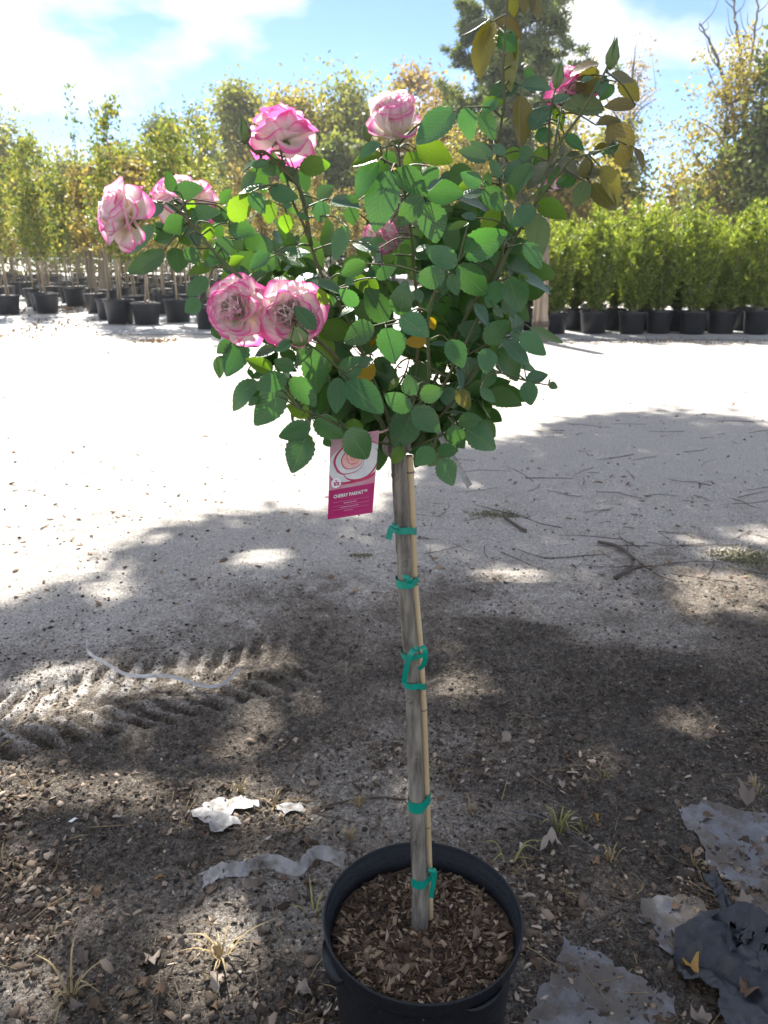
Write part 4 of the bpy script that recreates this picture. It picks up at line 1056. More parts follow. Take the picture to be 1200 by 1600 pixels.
# leaf stalks: each leaf base runs to its neighbours' shared rachis, then to the nearest cane
bs = np.array(bases); done = np.zeros(len(bs), bool)
for i in range(len(bs)):
    if done[i]: continue
    near = np.where((np.linalg.norm((bs - bs[i])[:, [0, 2]], axis=1) < .011) & ~done)[0]
    done[near] = True; node = bs[near].mean(0)
    j = np.argmin(np.linalg.norm((cane_all - node) * np.array([1, .8, 1.1]), axis=1)); c = cane_all[j]
    for k in near:
        if np.linalg.norm(bs[k] - node) > .001: stalk.tube([node, bs[k]], [.0009, .0006], 5)
    if np.linalg.norm(c - node) > .004:
        mid = (node + c) / 2 + np.array([rl.normal() * .006, .004, .006]); stalk.tube(spline([c, mid, node], 4), np.linspace(.0013, .0008, 9), 5, False)
o = link('leaf_stalks', stalk.mesh('leaf_stalks', M['cane']), rose); o['kind'] = 'stuff'
# inner and rear foliage filling the crown
INNER = [(600, 470, 190, 120), (560, 560, 150, 90), (690, 560, 120, 80), (640, 640, 110, 60), (740, 430, 90, 110), (420, 400, 70, 60), (690, 340, 90, 80), (520, 480, 110, 70), (555, 620, 60, 40), (705, 625, 60, 40), (625, 655, 60, 30), (560, 620, 70, 40)]
Q = []; Vv = []; ri = np.random.RandomState(44)
lv = np.array([v.co[:] for v in leaf_variants[2].vertices]); lf = [tuple(p.vertices) for p in leaf_variants[2].polygons]; luv = None
nin = 0
while nin < 560:
    cx, cy, a, b = INNER[ri.randint(len(INNER))]
    px, py = cx + ri.uniform(-1, 1) * a, cy + ri.uniform(-1, 1) * b
    if ((px - cx) / a) ** 2 + ((py - cy) / b) ** 2 > 1: continue
    if 575 < px < 690 and 545 < py < 640 and ri.rand() < .55: continue
    c = R3(P(px, py, ri.uniform(1.08, 1.24))); L = ri.uniform(.036, .06)
    ax = nrm(ri.normal(size=3) + np.array([0, .3, -.5])); n = nrm(np.cross(ax, ri.normal(size=3))); 
    if n[2] < 0: n = -n
    s = np.cross(ax, n); Vv.append(c + (lv[:, :1] * s * .66 + lv[:, 1:2] * ax + lv[:, 2:] * n) * L)
    Q += [tuple(i + nin * len(lv) for i in f) for f in lf]; nin += 1
M['inner'] = leafmat('inner_rose_foliage', [(0, (.045, .115, .036)), (1, (.075, .155, .04))], .38, .4)
o = link('inner_foliage', npmesh('inner_foliage', np.concatenate(Vv), Q, M['inner'], True), rose); o['kind'] = 'stuff'

# blooms
def petal_mesh(seed, cup, curl, ruf, mat=M['petal']):
    r = np.random.RandomState(seed); nu, nv = 8, 8; ph = r.uniform(0, 6.28, 4); vs, uv = [], []
    for j in range(nv + 1):
        t = j / nv
        w = .56 * (1 - (1 - t) ** 2.2) ** .7 * (1 - .28 * t ** 5)
        if j == 0: w = .07
        for i in range(nu + 1):
            s = i / nu * 2 - 1
            y = t * (1 - .17 * s * s * t + .025 * math.sin(5 * s + ph[0]) * t)
            x = s * w
            z = cup * (s * s * w * 1.3 + .55 * (t - .5) ** 2 * 1.4 - .19) - curl * max(0, t - .55) ** 2 * 2.6 * (1 + .6 * s * math.sin(ph[1])) + ruf * t * t * (math.sin(6 * s + ph[2]) * .6 + math.sin(11 * s + ph[3]) * .35) * (.3 + abs(s))
            vs.append((x, y, z)); uv.append((s, t))
    fs = [(j * (nu + 1) + i, j * (nu + 1) + i + 1, (j + 1) * (nu + 1) + i + 1, (j + 1) * (nu + 1) + i) for j in range(nv) for i in range(nu)]
    return pymesh('petal', vs, fs, mat, True, uv)
PET = {'out': [petal_mesh(600 + k, .46, .34 + .1 * k, .028) for k in range(4)], 'mid': [petal_mesh(620 + k, .66, .26, .03) for k in range(4)],
       'in': [petal_mesh(640 + k, .8, .16, .045) for k in range(4)], 'core': [petal_mesh(660 + k, 1.05, -.05, .04) for k in range(3)]}
rb = np.random.RandomState(55)
def sepal_set(parent, L, down):
    mb = MB()
    for k in range(5):
        a = k * 1.2566 + .3; d = np.array([math.cos(a), math.sin(a), 0]); e = np.array([-d[1], d[0], 0]); vs = []
        for t in np.linspace(0, 1, 6):
            c = d * (.15 + .85 * math.sin(t * 1.3)) * L * .55 + np.array([0, 0, (-.25 * t * t if down else .75 * t) * L]); w = L * .15 * (1 - t) ** .7 + .0003
            vs += [c - e * w, c + np.array([0, 0, .0006]), c + e * w]
        fs = []
        for i in range(5):
            b = i * 3; fs += [(b, b + 1, b + 4, b + 3), (b + 1, b + 2, b + 5, b + 4)]
        mb.add(vs, fs)
    mb.tube([(0, 0, -L * .42), (0, 0, -L * .3), (0, 0, -L * .12), (0, 0, 0)], [L * .06, L * .17, L * .2, L * .13], 9)
    link('sepal', mb.mesh('sepal', M['sepal']), parent)
def bloom(px, py, Y, axis, R, rings, pink, label):
    root = bpy.data.objects.new('bloom', None); COL.objects.link(root); root.parent = rose; root['label'] = label
    z = nrm(axis); x = nrm(np.cross([.2, .1, 1.0] if abs(z[2]) < .9 else [0, 1, .1], z)); y = np.cross(z, x); c = R3(P(px, py, Y)) - z * R * .55
    root.matrix_basis = Matrix(((x[0], y[0], z[0], c[0]), (x[1], y[1], z[1], c[1]), (x[2], y[2], z[2], c[2]), (0, 0, 0, 1)))
    ph = rb.uniform(0, 6)
    for (kind, n, tilt, L, Wd, r0, z0) in rings:
        for k in range(n):
            a = ph + 6.2832 * k / n + rb.normal() * .16; tl = math.radians(tilt + rb.normal() * 7); sc = R * L * rb.uniform(.9, 1.1)
            m = PET[kind][rb.randint(len(PET[kind]))]
            o = bpy.data.objects.new('petal', m); COL.objects.link(o); o.parent = root
            # local: y along petal, +z the concave face turned to the bloom axis
            up = np.array([math.cos(a) * math.sin(tl), math.sin(a) * math.sin(tl), math.cos(tl)])
            ins = np.array([-math.cos(a) * math.cos(tl), -math.sin(a) * math.cos(tl), math.sin(tl)])
            tw = rb.normal() * .14; sd = np.cross(up, ins); sd2 = sd * math.cos(tw) + ins * math.sin(tw); in2 = np.cross(sd2, up)
            w = sc * Wd; p = np.array([math.cos(a) * r0 * R, math.sin(a) * r0 * R, z0 * R + rb.normal() * .02 * R])
            o.matrix_basis = Matrix(((sd2[0] * w, up[0] * sc, in2[0] * sc, p[0]), (sd2[1] * w, up[1] * sc, in2[1] * sc, p[1]), (sd2[2] * w, up[2] * sc, in2[2] * sc, p[2]), (0, 0, 0, 1)))
            o.color = (pink - .15 + rb.normal() * .08 - {'core': .10, 'in': .05}.get(kind, 0), {'core': .46, 'in': .74, 'mid': .96}.get(kind, 1.0) * rb.uniform(.75, 1.1), 0, 1)
        ph += .55
    sepal_set(root, R * .75, True)
    return root
OPEN = [('out', 6, 84, 1.05, 1.15, .06, .0), ('out', 6, 70, 1.0, 1.08, .06, .05), ('mid', 6, 58, .92, 1.0, .06, .10), ('mid', 6, 46, .84, .88, .05, .16), ('in', 7, 36, .72, .66, .06, .24), ('in', 6, 26, .62, .56, .10, .32), ('core', 7, 20, .52, .5, .12, .40), ('core', 5, 10, .46, .42, .05, .46)]
SIDE = [('out', 5, 96, 1.0, 1.15, .06, .0), ('out', 6, 76, 1.04, 1.1, .06, .04), ('mid', 6, 58, 1.0, 1.0, .06, .08), ('mid', 6, 42, .97, .88, .05, .1), ('in', 6, 28, .9, .62, .05, .12), ('core', 6, 14, .82, .5, .05, .14)]
HALF = [('out', 4, 44, 1.45, 1.05, .10, .0), ('mid', 5, 20, 1.75, 1.1, .22, .0), ('in', 5, 9, 1.85, .85, .20, .05), ('in', 4, 4, 1.85, .62, .14, .08), ('core', 5, 2, 1.85, .45, .09, .1), ('core', 4, -2, 1.8, .3, .04, .12)]
bloom(177, 332, .93, (-.78, -.55, .22), .036, SIDE, .0, 'side facing bloom at the far left of the crown')
bloom(284, 297, 1.07, (.02, -.35, .93), .041, SIDE, -.08, 'pale bloom behind a sprig of leaves')
bloom(444, 192, .98, (.06, .14, .98), .037, SIDE, .30, 'deep pink reflexed bloom seen from below')
bloom(617, 198, .975, (-.08, -.58, .80), .0245, HALF, -.16, 'half open cream bloom with pink rim')
bloom(362, 482, .93, (-.22, -.95, .22), .037, OPEN, -.08, 'full open bloom with peach centre')
bloom(452, 489, .925, (.05, -.98, .12), .039, OPEN, .07, 'full open bloom with bright pink margins')
bloom(603, 362, 1.13, (.55, -.45, .55), .024, SIDE, .06, 'small bloom behind the large central leaf')
bloom(890, 127, 1.06, (-.35, -.25, .85), .033, SIDE, .36, 'magenta bloom among bronze leaves at upper right')
bloom(853, 292, 1.16, (.2, -.4, .8), .012, HALF, .1, 'tiny pink bloom glimpsed between leaves')
def bud(px, py, Y, axis, L, label, tipm=None, w=.30):
    root = bpy.data.objects.new('bud', None); COL.objects.link(root); root.parent = rose; root['label'] = label
    z = nrm(axis); x = nrm(np.cross([.2, .1, 1.0] if abs(z[2]) < .9 else [0, 1, .1], z)); y = np.cross(z, x); c = R3(P(px, py, Y)) - z * L * .5
    root.matrix_basis = Matrix(((x[0], y[0], z[0], c[0]), (x[1], y[1], z[1], c[1]), (x[2], y[2], z[2], c[2]), (0, 0, 0, 1)))
    mb = MB(); t = np.linspace(0, 1, 10); prof = np.interp(t, [0, .08, .2, .3, .5, .75, 1], [.12, .55, .75, .8, 1, .55, .06]) * L * w
    mb.tube(np.stack([0 * t, 0 * t, t * L], 1), prof, 10); link('bud_body', mb.mesh('bud_body', tipm or M['sepal']), root)
    sp = MB()
    for k in range(5):
        a = k * 1.2566; d = np.array([math.cos(a), math.sin(a), 0]); e = np.array([-d[1], d[0], 0]); vs = []
        for q in np.linspace(.22, 1.22, 8):
            rr = np.interp(q, [0, .3, .5, .8, 1, 1.3], [.6, .85, 1.06, .68, .32, .25]) * L * w + .0004; ww = L * w * .62 * max(0.02, 1 - ((q - .22) / 1.0) ** 1.3)
            vs += [d * rr - e * ww + np.array([0, 0, q * L]) - d * ww * .3, d * rr * 1.06 + np.array([0, 0, q * L]), d * rr + e * ww + np.array([0, 0, q * L]) - d * ww * .3]
        fs = []
        for i in range(7):
            b = i * 3; fs += [(b, b + 1, b + 4, b + 3), (b + 1, b + 2, b + 5, b + 4)]
        sp.add(vs, fs)
    link('sepal', sp.mesh('sepal', M['sepal']), root)
M['budcream'] = simple('bud_cream', (.42, .40, .22), (.50, .44, .28), 60, .5)
bud(382, 206, .96, (-.1, -.1, 1), .024, 'green bud left of the deep pink bloom')
bud(573, 208, 1.0, (-.25, -.1, 1), .020, 'small green bud left of the half open bloom')
bud(957, 88, .955, (.12, -.05, 1), .027, 'long pointed bud at the upper right', w=.26)
bud(872, 120, .93, (.1, -.1, 1), .024, 'green bud in front of the magenta bloom', w=.24)
bud(467, 526, .90, (-.15, -.5, .8), .026, 'cream green bud in front of the pink open bloom', M['budcream'], w=.42)

# ------------------------------------------------------------------ stake, ties, tags
spx = [(639, 712), (643, 800), (647, 905), (655, 1000), (661, 1100), (665, 1200), (668, 1290), (671, 1370), (672, 1425), (672, 1450)]
sp3 = spline([P(a, b, y) for (a, b), y in zip(spx, np.linspace(1.066, 1.090, len(spx)))], 14)
rr = np.full(len(sp3), .0058); nodes_ = []
for ky in (735, 915, 1105, 1288):
    i = int(np.argmin([abs(proj(q)[1] - ky) for q in sp3])); rr[i] = .0068; rr[max(0, i - 1)] = .0061; rr[min(len(rr) - 1, i + 1)] = .0060; nodes_.append(i)
stake_root = empty('bamboo_stake', sp3[-1])
mb = MB(); mb.tube(sp3 - sp3[-1], rr, 12); link('cane_body', mb.mesh('cane_body', M['bamboo']), stake_root)
for i in nodes_:
    mb = MB(); d = nrm(sp3[min(i + 1, len(sp3) - 1)] - sp3[i]); mb.tube([sp3[i] - sp3[-1] - d * .0012, sp3[i] - sp3[-1] + d * .0012], .0070, 12); link('node_ring', mb.mesh('node_ring', M['post']), stake_root)
tag(stake_root, 'pale bamboo stake tied along the rose trunk', 'stake')
def at_py(pts, py): return pts[int(np.argmin([abs(proj(q)[1] - py) for q in pts]))]
tw3 = tp + RO
def ribbon_band(py, hgt, tilt=0.0, seed=0):
    a = at_py(tw3, py); b = at_py(sp3, py + tilt); rT = .0152; rS = .0068
    # convex wrap round trunk and stake
    pts = []
    d = (b - a)[:2]; ang = math.atan2(d[1], d[0])
    for t in np.linspace(math.pi / 2, 3 * math.pi / 2, 12): pts.append(a + np.array([math.cos(ang + t) * rT, math.sin(ang + t) * rT, 0]))
    for t in np.linspace(-math.pi / 2, math.pi / 2, 9): pts.append(b + np.array([math.cos(ang + t) * rS, math.sin(ang + t) * rS, 0]))
    n = len(pts); vs = []
    for p in pts: vs += [p + np.array([0, 0, hgt / 2]), p - np.array([0, 0, hgt / 2])]
    vs = np.array(vs); c = vs.mean(0)
    fs = [(2 * i, 2 * ((i + 1) % n), 2 * ((i + 1) % n) + 1, 2 * i + 1) for i in range(n)]
    return vs, fs, a, b
def strip(pts, w, wdir=(1, 0, 0), tw=0.0, rumple=0.0, seed=0):
    pts = spline(pts, 8 if rumple else 6); wdir = nrm(wdir); vs = []; nw = 5 if rumple else 1; r = np.random.RandomState(seed + 5)
    gr = np.gradient(pts, axis=0); m = len(pts)
    for i, p in enumerate(pts):
        f = i / (m - 1); t = nrm(gr[i]); s = nrm(wdir - t * np.dot(wdir, t)); n = np.cross(t, s); q = tw * f; s, n = s * math.cos(q) + n * math.sin(q), n * math.cos(q) - s * math.sin(q)
        wl = w * (1 + (r.uniform(-.18, .12) if rumple else 0))
        for k in range(nw + 1):
            a = k / nw - .5; h = rumple * (fbm(f * m * .45 + 3, a * 2.6 + 9, seed, 2) - .5) * 2 if rumple else 0
            vs.append(p + s * wl * a + n * float(h) + (t * r.normal() * rumple * .5 if rumple else 0))
    return np.array(vs), [(i * (nw + 1) + k, i * (nw + 1) + k + 1, (i + 1) * (nw + 1) + k + 1, (i + 1) * (nw + 1) + k) for i in range(m - 1) for k in range(nw)]
def front_of(px, py, Y): return P(px, py, Y)
RB = [(826, .0105, 1, 'topmost green tie tape with a tail hanging at its left', [[(618, 822, 1.033), (611, 826, 1.03), (607, 843, 1.03)]]),
      (905, .0125, 2, 'plain green tie tape knotted flat, second from the top', [[(634, 901, 1.036), (640, 906, 1.03), (639, 912, 1.034)]]),
      (1018, .0085, 0, 'green tie tape tied in a loose bow with two hanging ends', [[(652, 1012, 1.036), (640, 1024, 1.03), (634, 1050, 1.03), (631, 1068, 1.034)], [(650, 1014, 1.035), (660, 1010, 1.026), (665, 1022, 1.024), (662, 1038, 1.03), (654, 1046, 1.035)]]),
      (1068, .0105, 0, 'green tie tape just below the bow', []),
      (1256, .021, -8, 'wide green tie tape above the pot', []),
      (1370, .0175, -6, 'lowest green tie tape with a knot tail at its right', [[(672, 1358, 1.068), (679, 1362, 1.064), (677, 1380, 1.066), (673, 1403, 1.066)]])]
for k, (py, h, tl, lab, tails) in enumerate(RB):
    vs, fs, a, b = ribbon_band(py, h, tl); root = empty('tie_tape', a)
    om = pymesh('band', vs - a, fs, M['ribbon']); link('band', om, root)
    for tl_ in tails:
        v2, f2 = strip([P(*q) for q in tl_], .0085 if len(tl_) < 5 else .008, (1, .3, .2), .5); link('tail', pymesh('tail', v2 - a, f2, M['ribbon']), root)
    if tails:
        kb = MB(); q = P(*tails[0][0]) - a; kb.tube(spline([q + np.array([-.004, -.001, .003]), q + np.array([0, -.003, 0]), q + np.array([.004, -.001, -.003])], 4), [.0015, .003, .0035, .004, .0042, .004, .0035, .003, .0015], 8); link('knot', kb.mesh('knot', M['ribbon']), root)
    tag(root, lab, 'plant tie', 'green plant ties on the rose trunk')

# printed plant tag
TY = .985
BL, BR, TL_ = P(512, 812, TY), P(582, 801, TY + .006), P(516, 684, TY)
ux, uy = BR - BL, TL_ - BL; TN_ = nrm(np.cross(uy, ux)); TN_ = TN_ if TN_[1] < 0 else -TN_
root = empty('plant_tag', BL + uy)
def T(a, b, h=0.0): return BL + ux * a * (1 + .06 * (b - .0)) + uy * b + TN_ * (h + .003 * math.sin(math.pi * b) * math.cos(a * 2)) - (BL + uy)
def tag_part(name, poly2, h, mat, grid=False):
    vs = [T(a, b, h) for a, b in poly2]; link(name, pymesh(name, vs, [tuple(range(len(vs)))], mat, False), root)
def flat(name, c, c2=None, sc=30, rough=.4): return simple(name, c, c2, sc, rough)
M['t_mag'] = flat('tag_magenta', (.34, .014, .11), (.39, .018, .13)); M['t_white'] = flat('tag_white', (.70, .70, .70)); M['t_grey'] = flat('tag_rose_white', (.50, .53, .55), (.62, .61, .60), 60)
M['t_crim'] = flat('tag_crimson', (.38, .02, .075), (.46, .05, .12), 80); M['t_pink'] = flat('tag_blush', (.60, .30, .28), (.66, .44, .40), 90); M['t_peach'] = flat('tag_peach', (.62, .26, .20)); M['t_back'] = flat('tag_blurred_rose', (.50, .20, .27), (.45, .33, .38), 40); M['t_line'] = flat('tag_rule', (.55, .2, .33))
nb = 10
vs = [T(a, j / nb * 1.0, hh) for hh in (0, -.0004) for j in range(nb + 1) for a in (0, 1)]
fs = [(2 * j, 2 * j + 1, 2 * j + 3, 2 * j + 2) for j in range(nb)] + [tuple(i + 2 * nb + 2 for i in (2 * j + 2, 2 * j + 3, 2 * j + 1, 2 * j)) for j in range(nb)]
link('card', pymesh('card', vs, fs, M['t_mag'], False), root)
def band_poly(b0, b1, h, mat, name):
    n = 8; vs = [T(a, b0 + (b1 - b0) * j / n, h) for j in range(n + 1) for a in np.linspace(0, 1, 7)]
    fs = [(j * 7 + i, j * 7 + i + 1, (j + 1) * 7 + i + 1, (j + 1) * 7 + i) for j in range(n) for i in range(6)]; link(name, pymesh(name, vs, fs, mat, False), root)
band_poly(.37, 1.0, .00015, M['t_back'], 'printed_photo')
def blob(cx, cy, rx, ry, h, mat, name, seed, rough=.07, n=28):
    r = np.random.RandomState(seed); ph = r.uniform(0, 6.28, 3); vs = [T(cx, cy, h)]
    for k in range(n):
        a = 6.2832 * k / n; q = 1 + rough * (math.sin(2 * a + ph[0]) + .7 * math.sin(3 * a + ph[1]) + .5 * math.sin(5 * a + ph[2]))
        aa = min(max(cx + rx * q * math.cos(a), .0), 1.0); bb = min(max(cy + ry * q * math.sin(a), .375), .99)
        vs.append(T(aa, bb, h))
    link(name, pymesh(name, vs, [(0, k + 1, (k + 1) % n + 1) for k in range(n)], mat, False), root)
lay = [(.58, .66, .60, .27, 't_crim'), (.56, .675, .57, .25, 't_grey'), (.66, .64, .42, .20, 't_crim'), (.645, .652, .405, .19, 't_grey'), (.40, .70, .32, .175, 't_crim'), (.42, .698, .29, .16, 't_grey'),
       (.47, .715, .24, .125, 't_crim'), (.475, .712, .222, .113, 't_pink'), (.50, .735, .155, .085, 't_crim'), (.50, .733, .142, .076, 't_pink'), (.51, .735, .09, .055, 't_peach'), (.51, .735, .055, .034, 't_pink'), (.515, .735, .03, .02, 't_crim')]
for k, (cx, cy, rx, ry, mt) in enumerate(lay): blob(cx, cy, rx, ry, .0003 + .00009 * k, M[mt], 'printed_petal', 700 + (k // 2) * 3, .05)
blob(.155, .455, .105, .062, .0018, M['t_white'], 'emblem', 1, 0); blob(.15, .485, .018, .010, .0020, M['t_mag'], 'emblem_mark', 2, .1)
for (cx, cy, rx) in [(.12, .456, .03), (.165, .458, .03), (.205, .452, .022), (.135, .432, .035), (.195, .430, .03)]: blob(cx, cy, rx, .010, .0020, M['t_mag'], 'emblem_mark', int(cx * 1000), .12, 12)
def tag_rule(b, h=.004, a0=.1, a1=.9):
    vs = [T(a0, b, .0006), T(a1, b, .0006), T(a1, b + h, .0006), T(a0, b + h, .0006)]; link('rule_line', pymesh('rule_line', vs, [(0, 1, 2, 3)], M['t_line'], False), root)
for b in (.205, .155, .105): tag_rule(b)
def lettering(txt, a0, a1, b, hb, mat, bold=.012):
    cu = bpy.data.curves.new('lettering', 'FONT'); cu.body = txt; cu.size = 1; cu.offset = bold; cu.resolution_u = 2
    ob = bpy.data.objects.new('lettering_source', cu); COL.objects.link(ob); bpy.context.view_layer.update()
    me = bpy.data.meshes.new_from_object(ob.evaluated_get(bpy.context.evaluated_depsgraph_get())); bpy.data.objects.remove(ob); bpy.data.curves.remove(cu)
    co = np.array([v.co[:] for v in me.vertices]); mn, mx_ = co.min(0), co.max(0); 
    for v, c in zip(me.vertices, co):
        p = T(a0 + (a1 - a0) * (c[0] - mn[0]) / (mx_[0] - mn[0]), b + hb * (c[1] - mn[1]) / (mx_[1] - mn[1]), .0007); v.co = p
    me.name = 'lettering'; me.materials.clear(); me.materials.append(mat); link('lettering', me, root)
lettering('CHERRY PARFAIT\u2122', .11, .84, .262, .046, M['t_white'], .022)
def tiny_print(a0, a1, b, hb, seed):
    r = np.random.RandomState(seed); a = a0
    while a < a1:
        w = r.uniform(.018, .05); vs = [T(a, b, .0007), T(min(a + w, a1), b, .0007), T(min(a + w, a1), b + hb, .0007), T(a, b + hb, .0007)]
        link('small_print', pymesh('small_print', vs, [(0, 1, 2, 3)], M['t_print'], False), root); a += w + .012
M['t_print'] = flat('tag_small_print', (.62, .40, .50))
tiny_print(.34, .62, .178, .011, 1); tiny_print(.26, .68, .129, .009, 2); tiny_print(.36, .56, .083, .006, 3)
mb = MB(); mb.tube(spline([T(.5, .985, .0005), P(592, 676, 1.0) - (BL + uy), P(604, 672, 1.02) - (BL + uy), P(620, 668, 1.04) - (BL + uy)], 5), .0016, 5); link('loop', mb.mesh('loop', M['t_pink']), root)
tag(root, 'magenta printed rose tag hanging left of the trunk', 'plant tag')
# narrow white barcode strip hanging at the right
root = empty('label_strip', P(683, 672, 1.05))
v2, f2 = strip([P(683, 668, 1.05), P(692, 690, 1.045), P(712, 722, 1.04), P(734, 760, 1.035)], .010, (.5, .8, .4), .4)
link('band', pymesh('band', v2 - P(683, 672, 1.05), f2, M['paper']), root)
tag(root, 'narrow white label strip dangling right of the trunk', 'label')

# ------------------------------------------------------------------ ground clutter
rg = np.random.RandomState(91)
def on_ground(px, py, h=0.0):
    g = G(px, py); g = g.copy(); g[2] = float(gz(g[0], g[1])) + h; return g
# weed fabric scraps at the lower right
def ragged(seed, amp, freq=5):
    def f(a, b, p): return (.008 * (fbm(p[0] * 9, p[1] * 9, seed, 3) - .35) + .01 * abs(math.sin(p[0] * 23 + p[1] * 9)) * .4, 0, 0)
    return f
def cloth_patch(outline, mat, seed, label, amp=.006, h=.0005, step=.008):
    """torn sheet lying on the ground: ragged outline, interior grid, edges pulled onto the outline"""
    pts = np.array([G(*q)[:2] for q in outline]); r = np.random.RandomState(seed); ring = []
    for i in range(len(pts)):
        a, b = pts[i], pts[(i + 1) % len(pts)]; n = max(2, int(np.linalg.norm(b - a) / .012)); nn = nrm([b[1] - a[1], a[0] - b[0]])
        for k in range(n):
            t = k / n; ring.append(a * (1 - t) + b * t + nn * ((fbm(i * 7 + t * 2.3, seed * .37, seed, 3) - .5) * .05 + r.normal() * .002))
    ring = np.array(ring); lo, hi = ring.min(0), ring.max(0)
    xs = np.arange(lo[0] - step, hi[0] + step, step); ys = np.arange(lo[1] - step, hi[1] + step, step); X, Y = np.meshgrid(xs, ys, indexing='ij')
    def inside(x, y):
        c = np.zeros(x.shape, bool); j = len(ring) - 1
        for i in range(len(ring)):
            (xi, yi), (xj, yj) = ring[i], ring[j]; c ^= ((yi > y) != (yj > y)) & (x < (xj - xi) * (y - yi) / (yj - yi + 1e-12) + xi); j = i
        return c
    cell = inside((X[:-1, :-1] + X[1:, 1:]) / 2, (Y[:-1, :-1] + Y[1:, 1:]) / 2)
    inn = inside(X, Y); ids = -np.ones(X.shape, int); fs = []; vs = []
    need = np.zeros(X.shape, bool)
    for di in (0, 1):
        for dj in (0, 1): need[di:X.shape[0] - 1 + di, dj:X.shape[1] - 1 + dj] |= cell
    ii_ = np.argwhere(need)
    for n_, (i, j) in enumerate(ii_): ids[i, j] = n_
    P2 = np.stack([X[need], Y[need]], 1)
    full = np.ones(X.shape, bool); full[:-1, :-1] &= cell; full[1:, :-1] &= cell; full[:-1, 1:] &= cell; full[1:, 1:] &= cell
    brd = ~full[need]
    for k in np.where(brd)[0]:      # border vertices slide to the nearest outline point
        q = ring[np.argmin(np.sum((ring - P2[k]) ** 2, 1))]
        if np.linalg.norm(q - P2[k]) < step * 1.6: P2[k] = q
    x, y = P2[:, 0], P2[:, 1]
    z = gz(x, y) + h + amp * (fbm(x * 11, y * 11, seed, 3) - .3) + amp * .7 * np.abs(np.sin(7 * x + 16 * y + 5 * fbm(x * 6, y * 6, seed + 3, 2))) + amp * .25 * (fbm(x * 45, y * 45, seed + 5, 2) - .5)
    for (i, j) in np.argwhere(cell): fs.append((ids[i, j], ids[i + 1, j], ids[i + 1, j + 1], ids[i, j + 1]))
    o = link('fabric_scrap', npmesh('fabric_scrap', np.stack([x, y, z], 1), fs, mat, True)); return tag(o, label, 'ground fabric', 'torn ground fabric at the lower right')
cloth_patch([(825, 1600), (850, 1530), (880, 1478), (925, 1488), (960, 1500), (1000, 1530), (1060, 1560), (1075, 1640), (820, 1640)], M['cloth'], 801, 'grey torn ground fabric nearest the pot at the bottom edge')
cloth_patch([(990, 1420), (1030, 1395), (1060, 1398), (1100, 1410), (1095, 1445), (1060, 1490), (1030, 1480), (1025, 1440), (995, 1440)], M['cloth'], 802, 'small grey fabric scrap between the two larger sheets')
cloth_patch([(1060, 1268), (1110, 1255), (1210, 1280), (1230, 1440), (1190, 1440), (1135, 1370), (1090, 1320)], M['cloth'], 803, 'dusty grey fabric sheet at the right edge', amp=.007)
cloth_patch([(1120, 1560), (1060, 1530), (1060, 1470), (1090, 1440), (1150, 1460), (1210, 1470), (1230, 1560), (1210, 1640), (1130, 1640)], M['blackcloth'], 804, 'crumpled black woven fabric at the lower right corner', amp=.034, h=.006)
v2, f2 = strip([on_ground(1105, 1370, .02), on_ground(1120, 1400, .028), on_ground(1135, 1430, .02), on_ground(1150, 1455, .03)], .03, (1, .3, .5), .9, .008, 6)
tag(link('fabric_scrap', pymesh('fabric_scrap', v2, f2, M['blackcloth'])), 'narrow folded black fabric strip beside the grey sheet', 'ground fabric', 'torn ground fabric at the lower right')
v2, f2 = strip([on_ground(1118, 1480, .03), on_ground(1150, 1478, .07), on_ground(1190, 1500, .06), on_ground(1215, 1530, .03)], .08, (.2, 1, .3), .7, .014, 7)
tag(link('fabric_scrap', pymesh('fabric_scrap', v2, f2, M['blackcloth'])), 'raised black fabric fold arching over the corner', 'ground fabric', 'torn ground fabric at the lower right')

def scrap(outline, label, seed, lift=.003, step=.008):
    o = cloth_patch(outline, M['paper'], seed, label, .010, lift, step); o.name = 'plastic_scrap'; o['category'] = 'plastic scrap'; o['group'] = 'white plastic scraps on the soil'; return o
scrap([(288, 1275), (320, 1258), (370, 1245), (412, 1262), (392, 1270), (372, 1262), (352, 1278), (375, 1290), (345, 1308), (320, 1295)], 'crumpled white plastic scrap beside the dry grass, upper left of the pot', 811)
scrap([(432, 1268), (445, 1258), (472, 1258), (470, 1272), (445, 1278)], 'small white plastic scrap right of the crumpled one', 812)
v2, f2 = strip([on_ground(318, 1378, .012), on_ground(352, 1374, .03), on_ground(388, 1366, .010), on_ground(418, 1354, .02), on_ground(465, 1364, .014), on_ground(495, 1346, .028), on_ground(542, 1352, .016)], .034, (0, .8, .6), .5, .008, 3)
tag(link('plastic_strip', pymesh('plastic_strip', v2, f2, M['paper'])), 'long white plastic strip lying rumpled behind the left pot rim', 'plastic scrap', 'white plastic scraps on the soil')
v2, f2 = strip([on_ground(138, 1016, .04), on_ground(140, 1032, .03), on_ground(165, 1046, .032), on_ground(205, 1062, .028), on_ground(265, 1068, .035), on_ground(335, 1075, .03), on_ground(378, 1060, .04)], .014, (0, .5, 1), .5, .004, 4)
tag(link('plastic_tie', pymesh('plastic_tie', v2, f2, M['band'])), 'bent white plastic band lying across the tyre track', 'plastic band')
v2, f2 = strip([on_ground(110, 1292, .008), on_ground(120, 1284, .008)], .012, (1, .4, 0)); tag(link('plastic_scrap', pymesh('plastic_scrap', v2, f2, M['t_white'])), 'tiny white scrap on the sunlit soil at the left', 'plastic scrap', 'white plastic scraps on the soil')

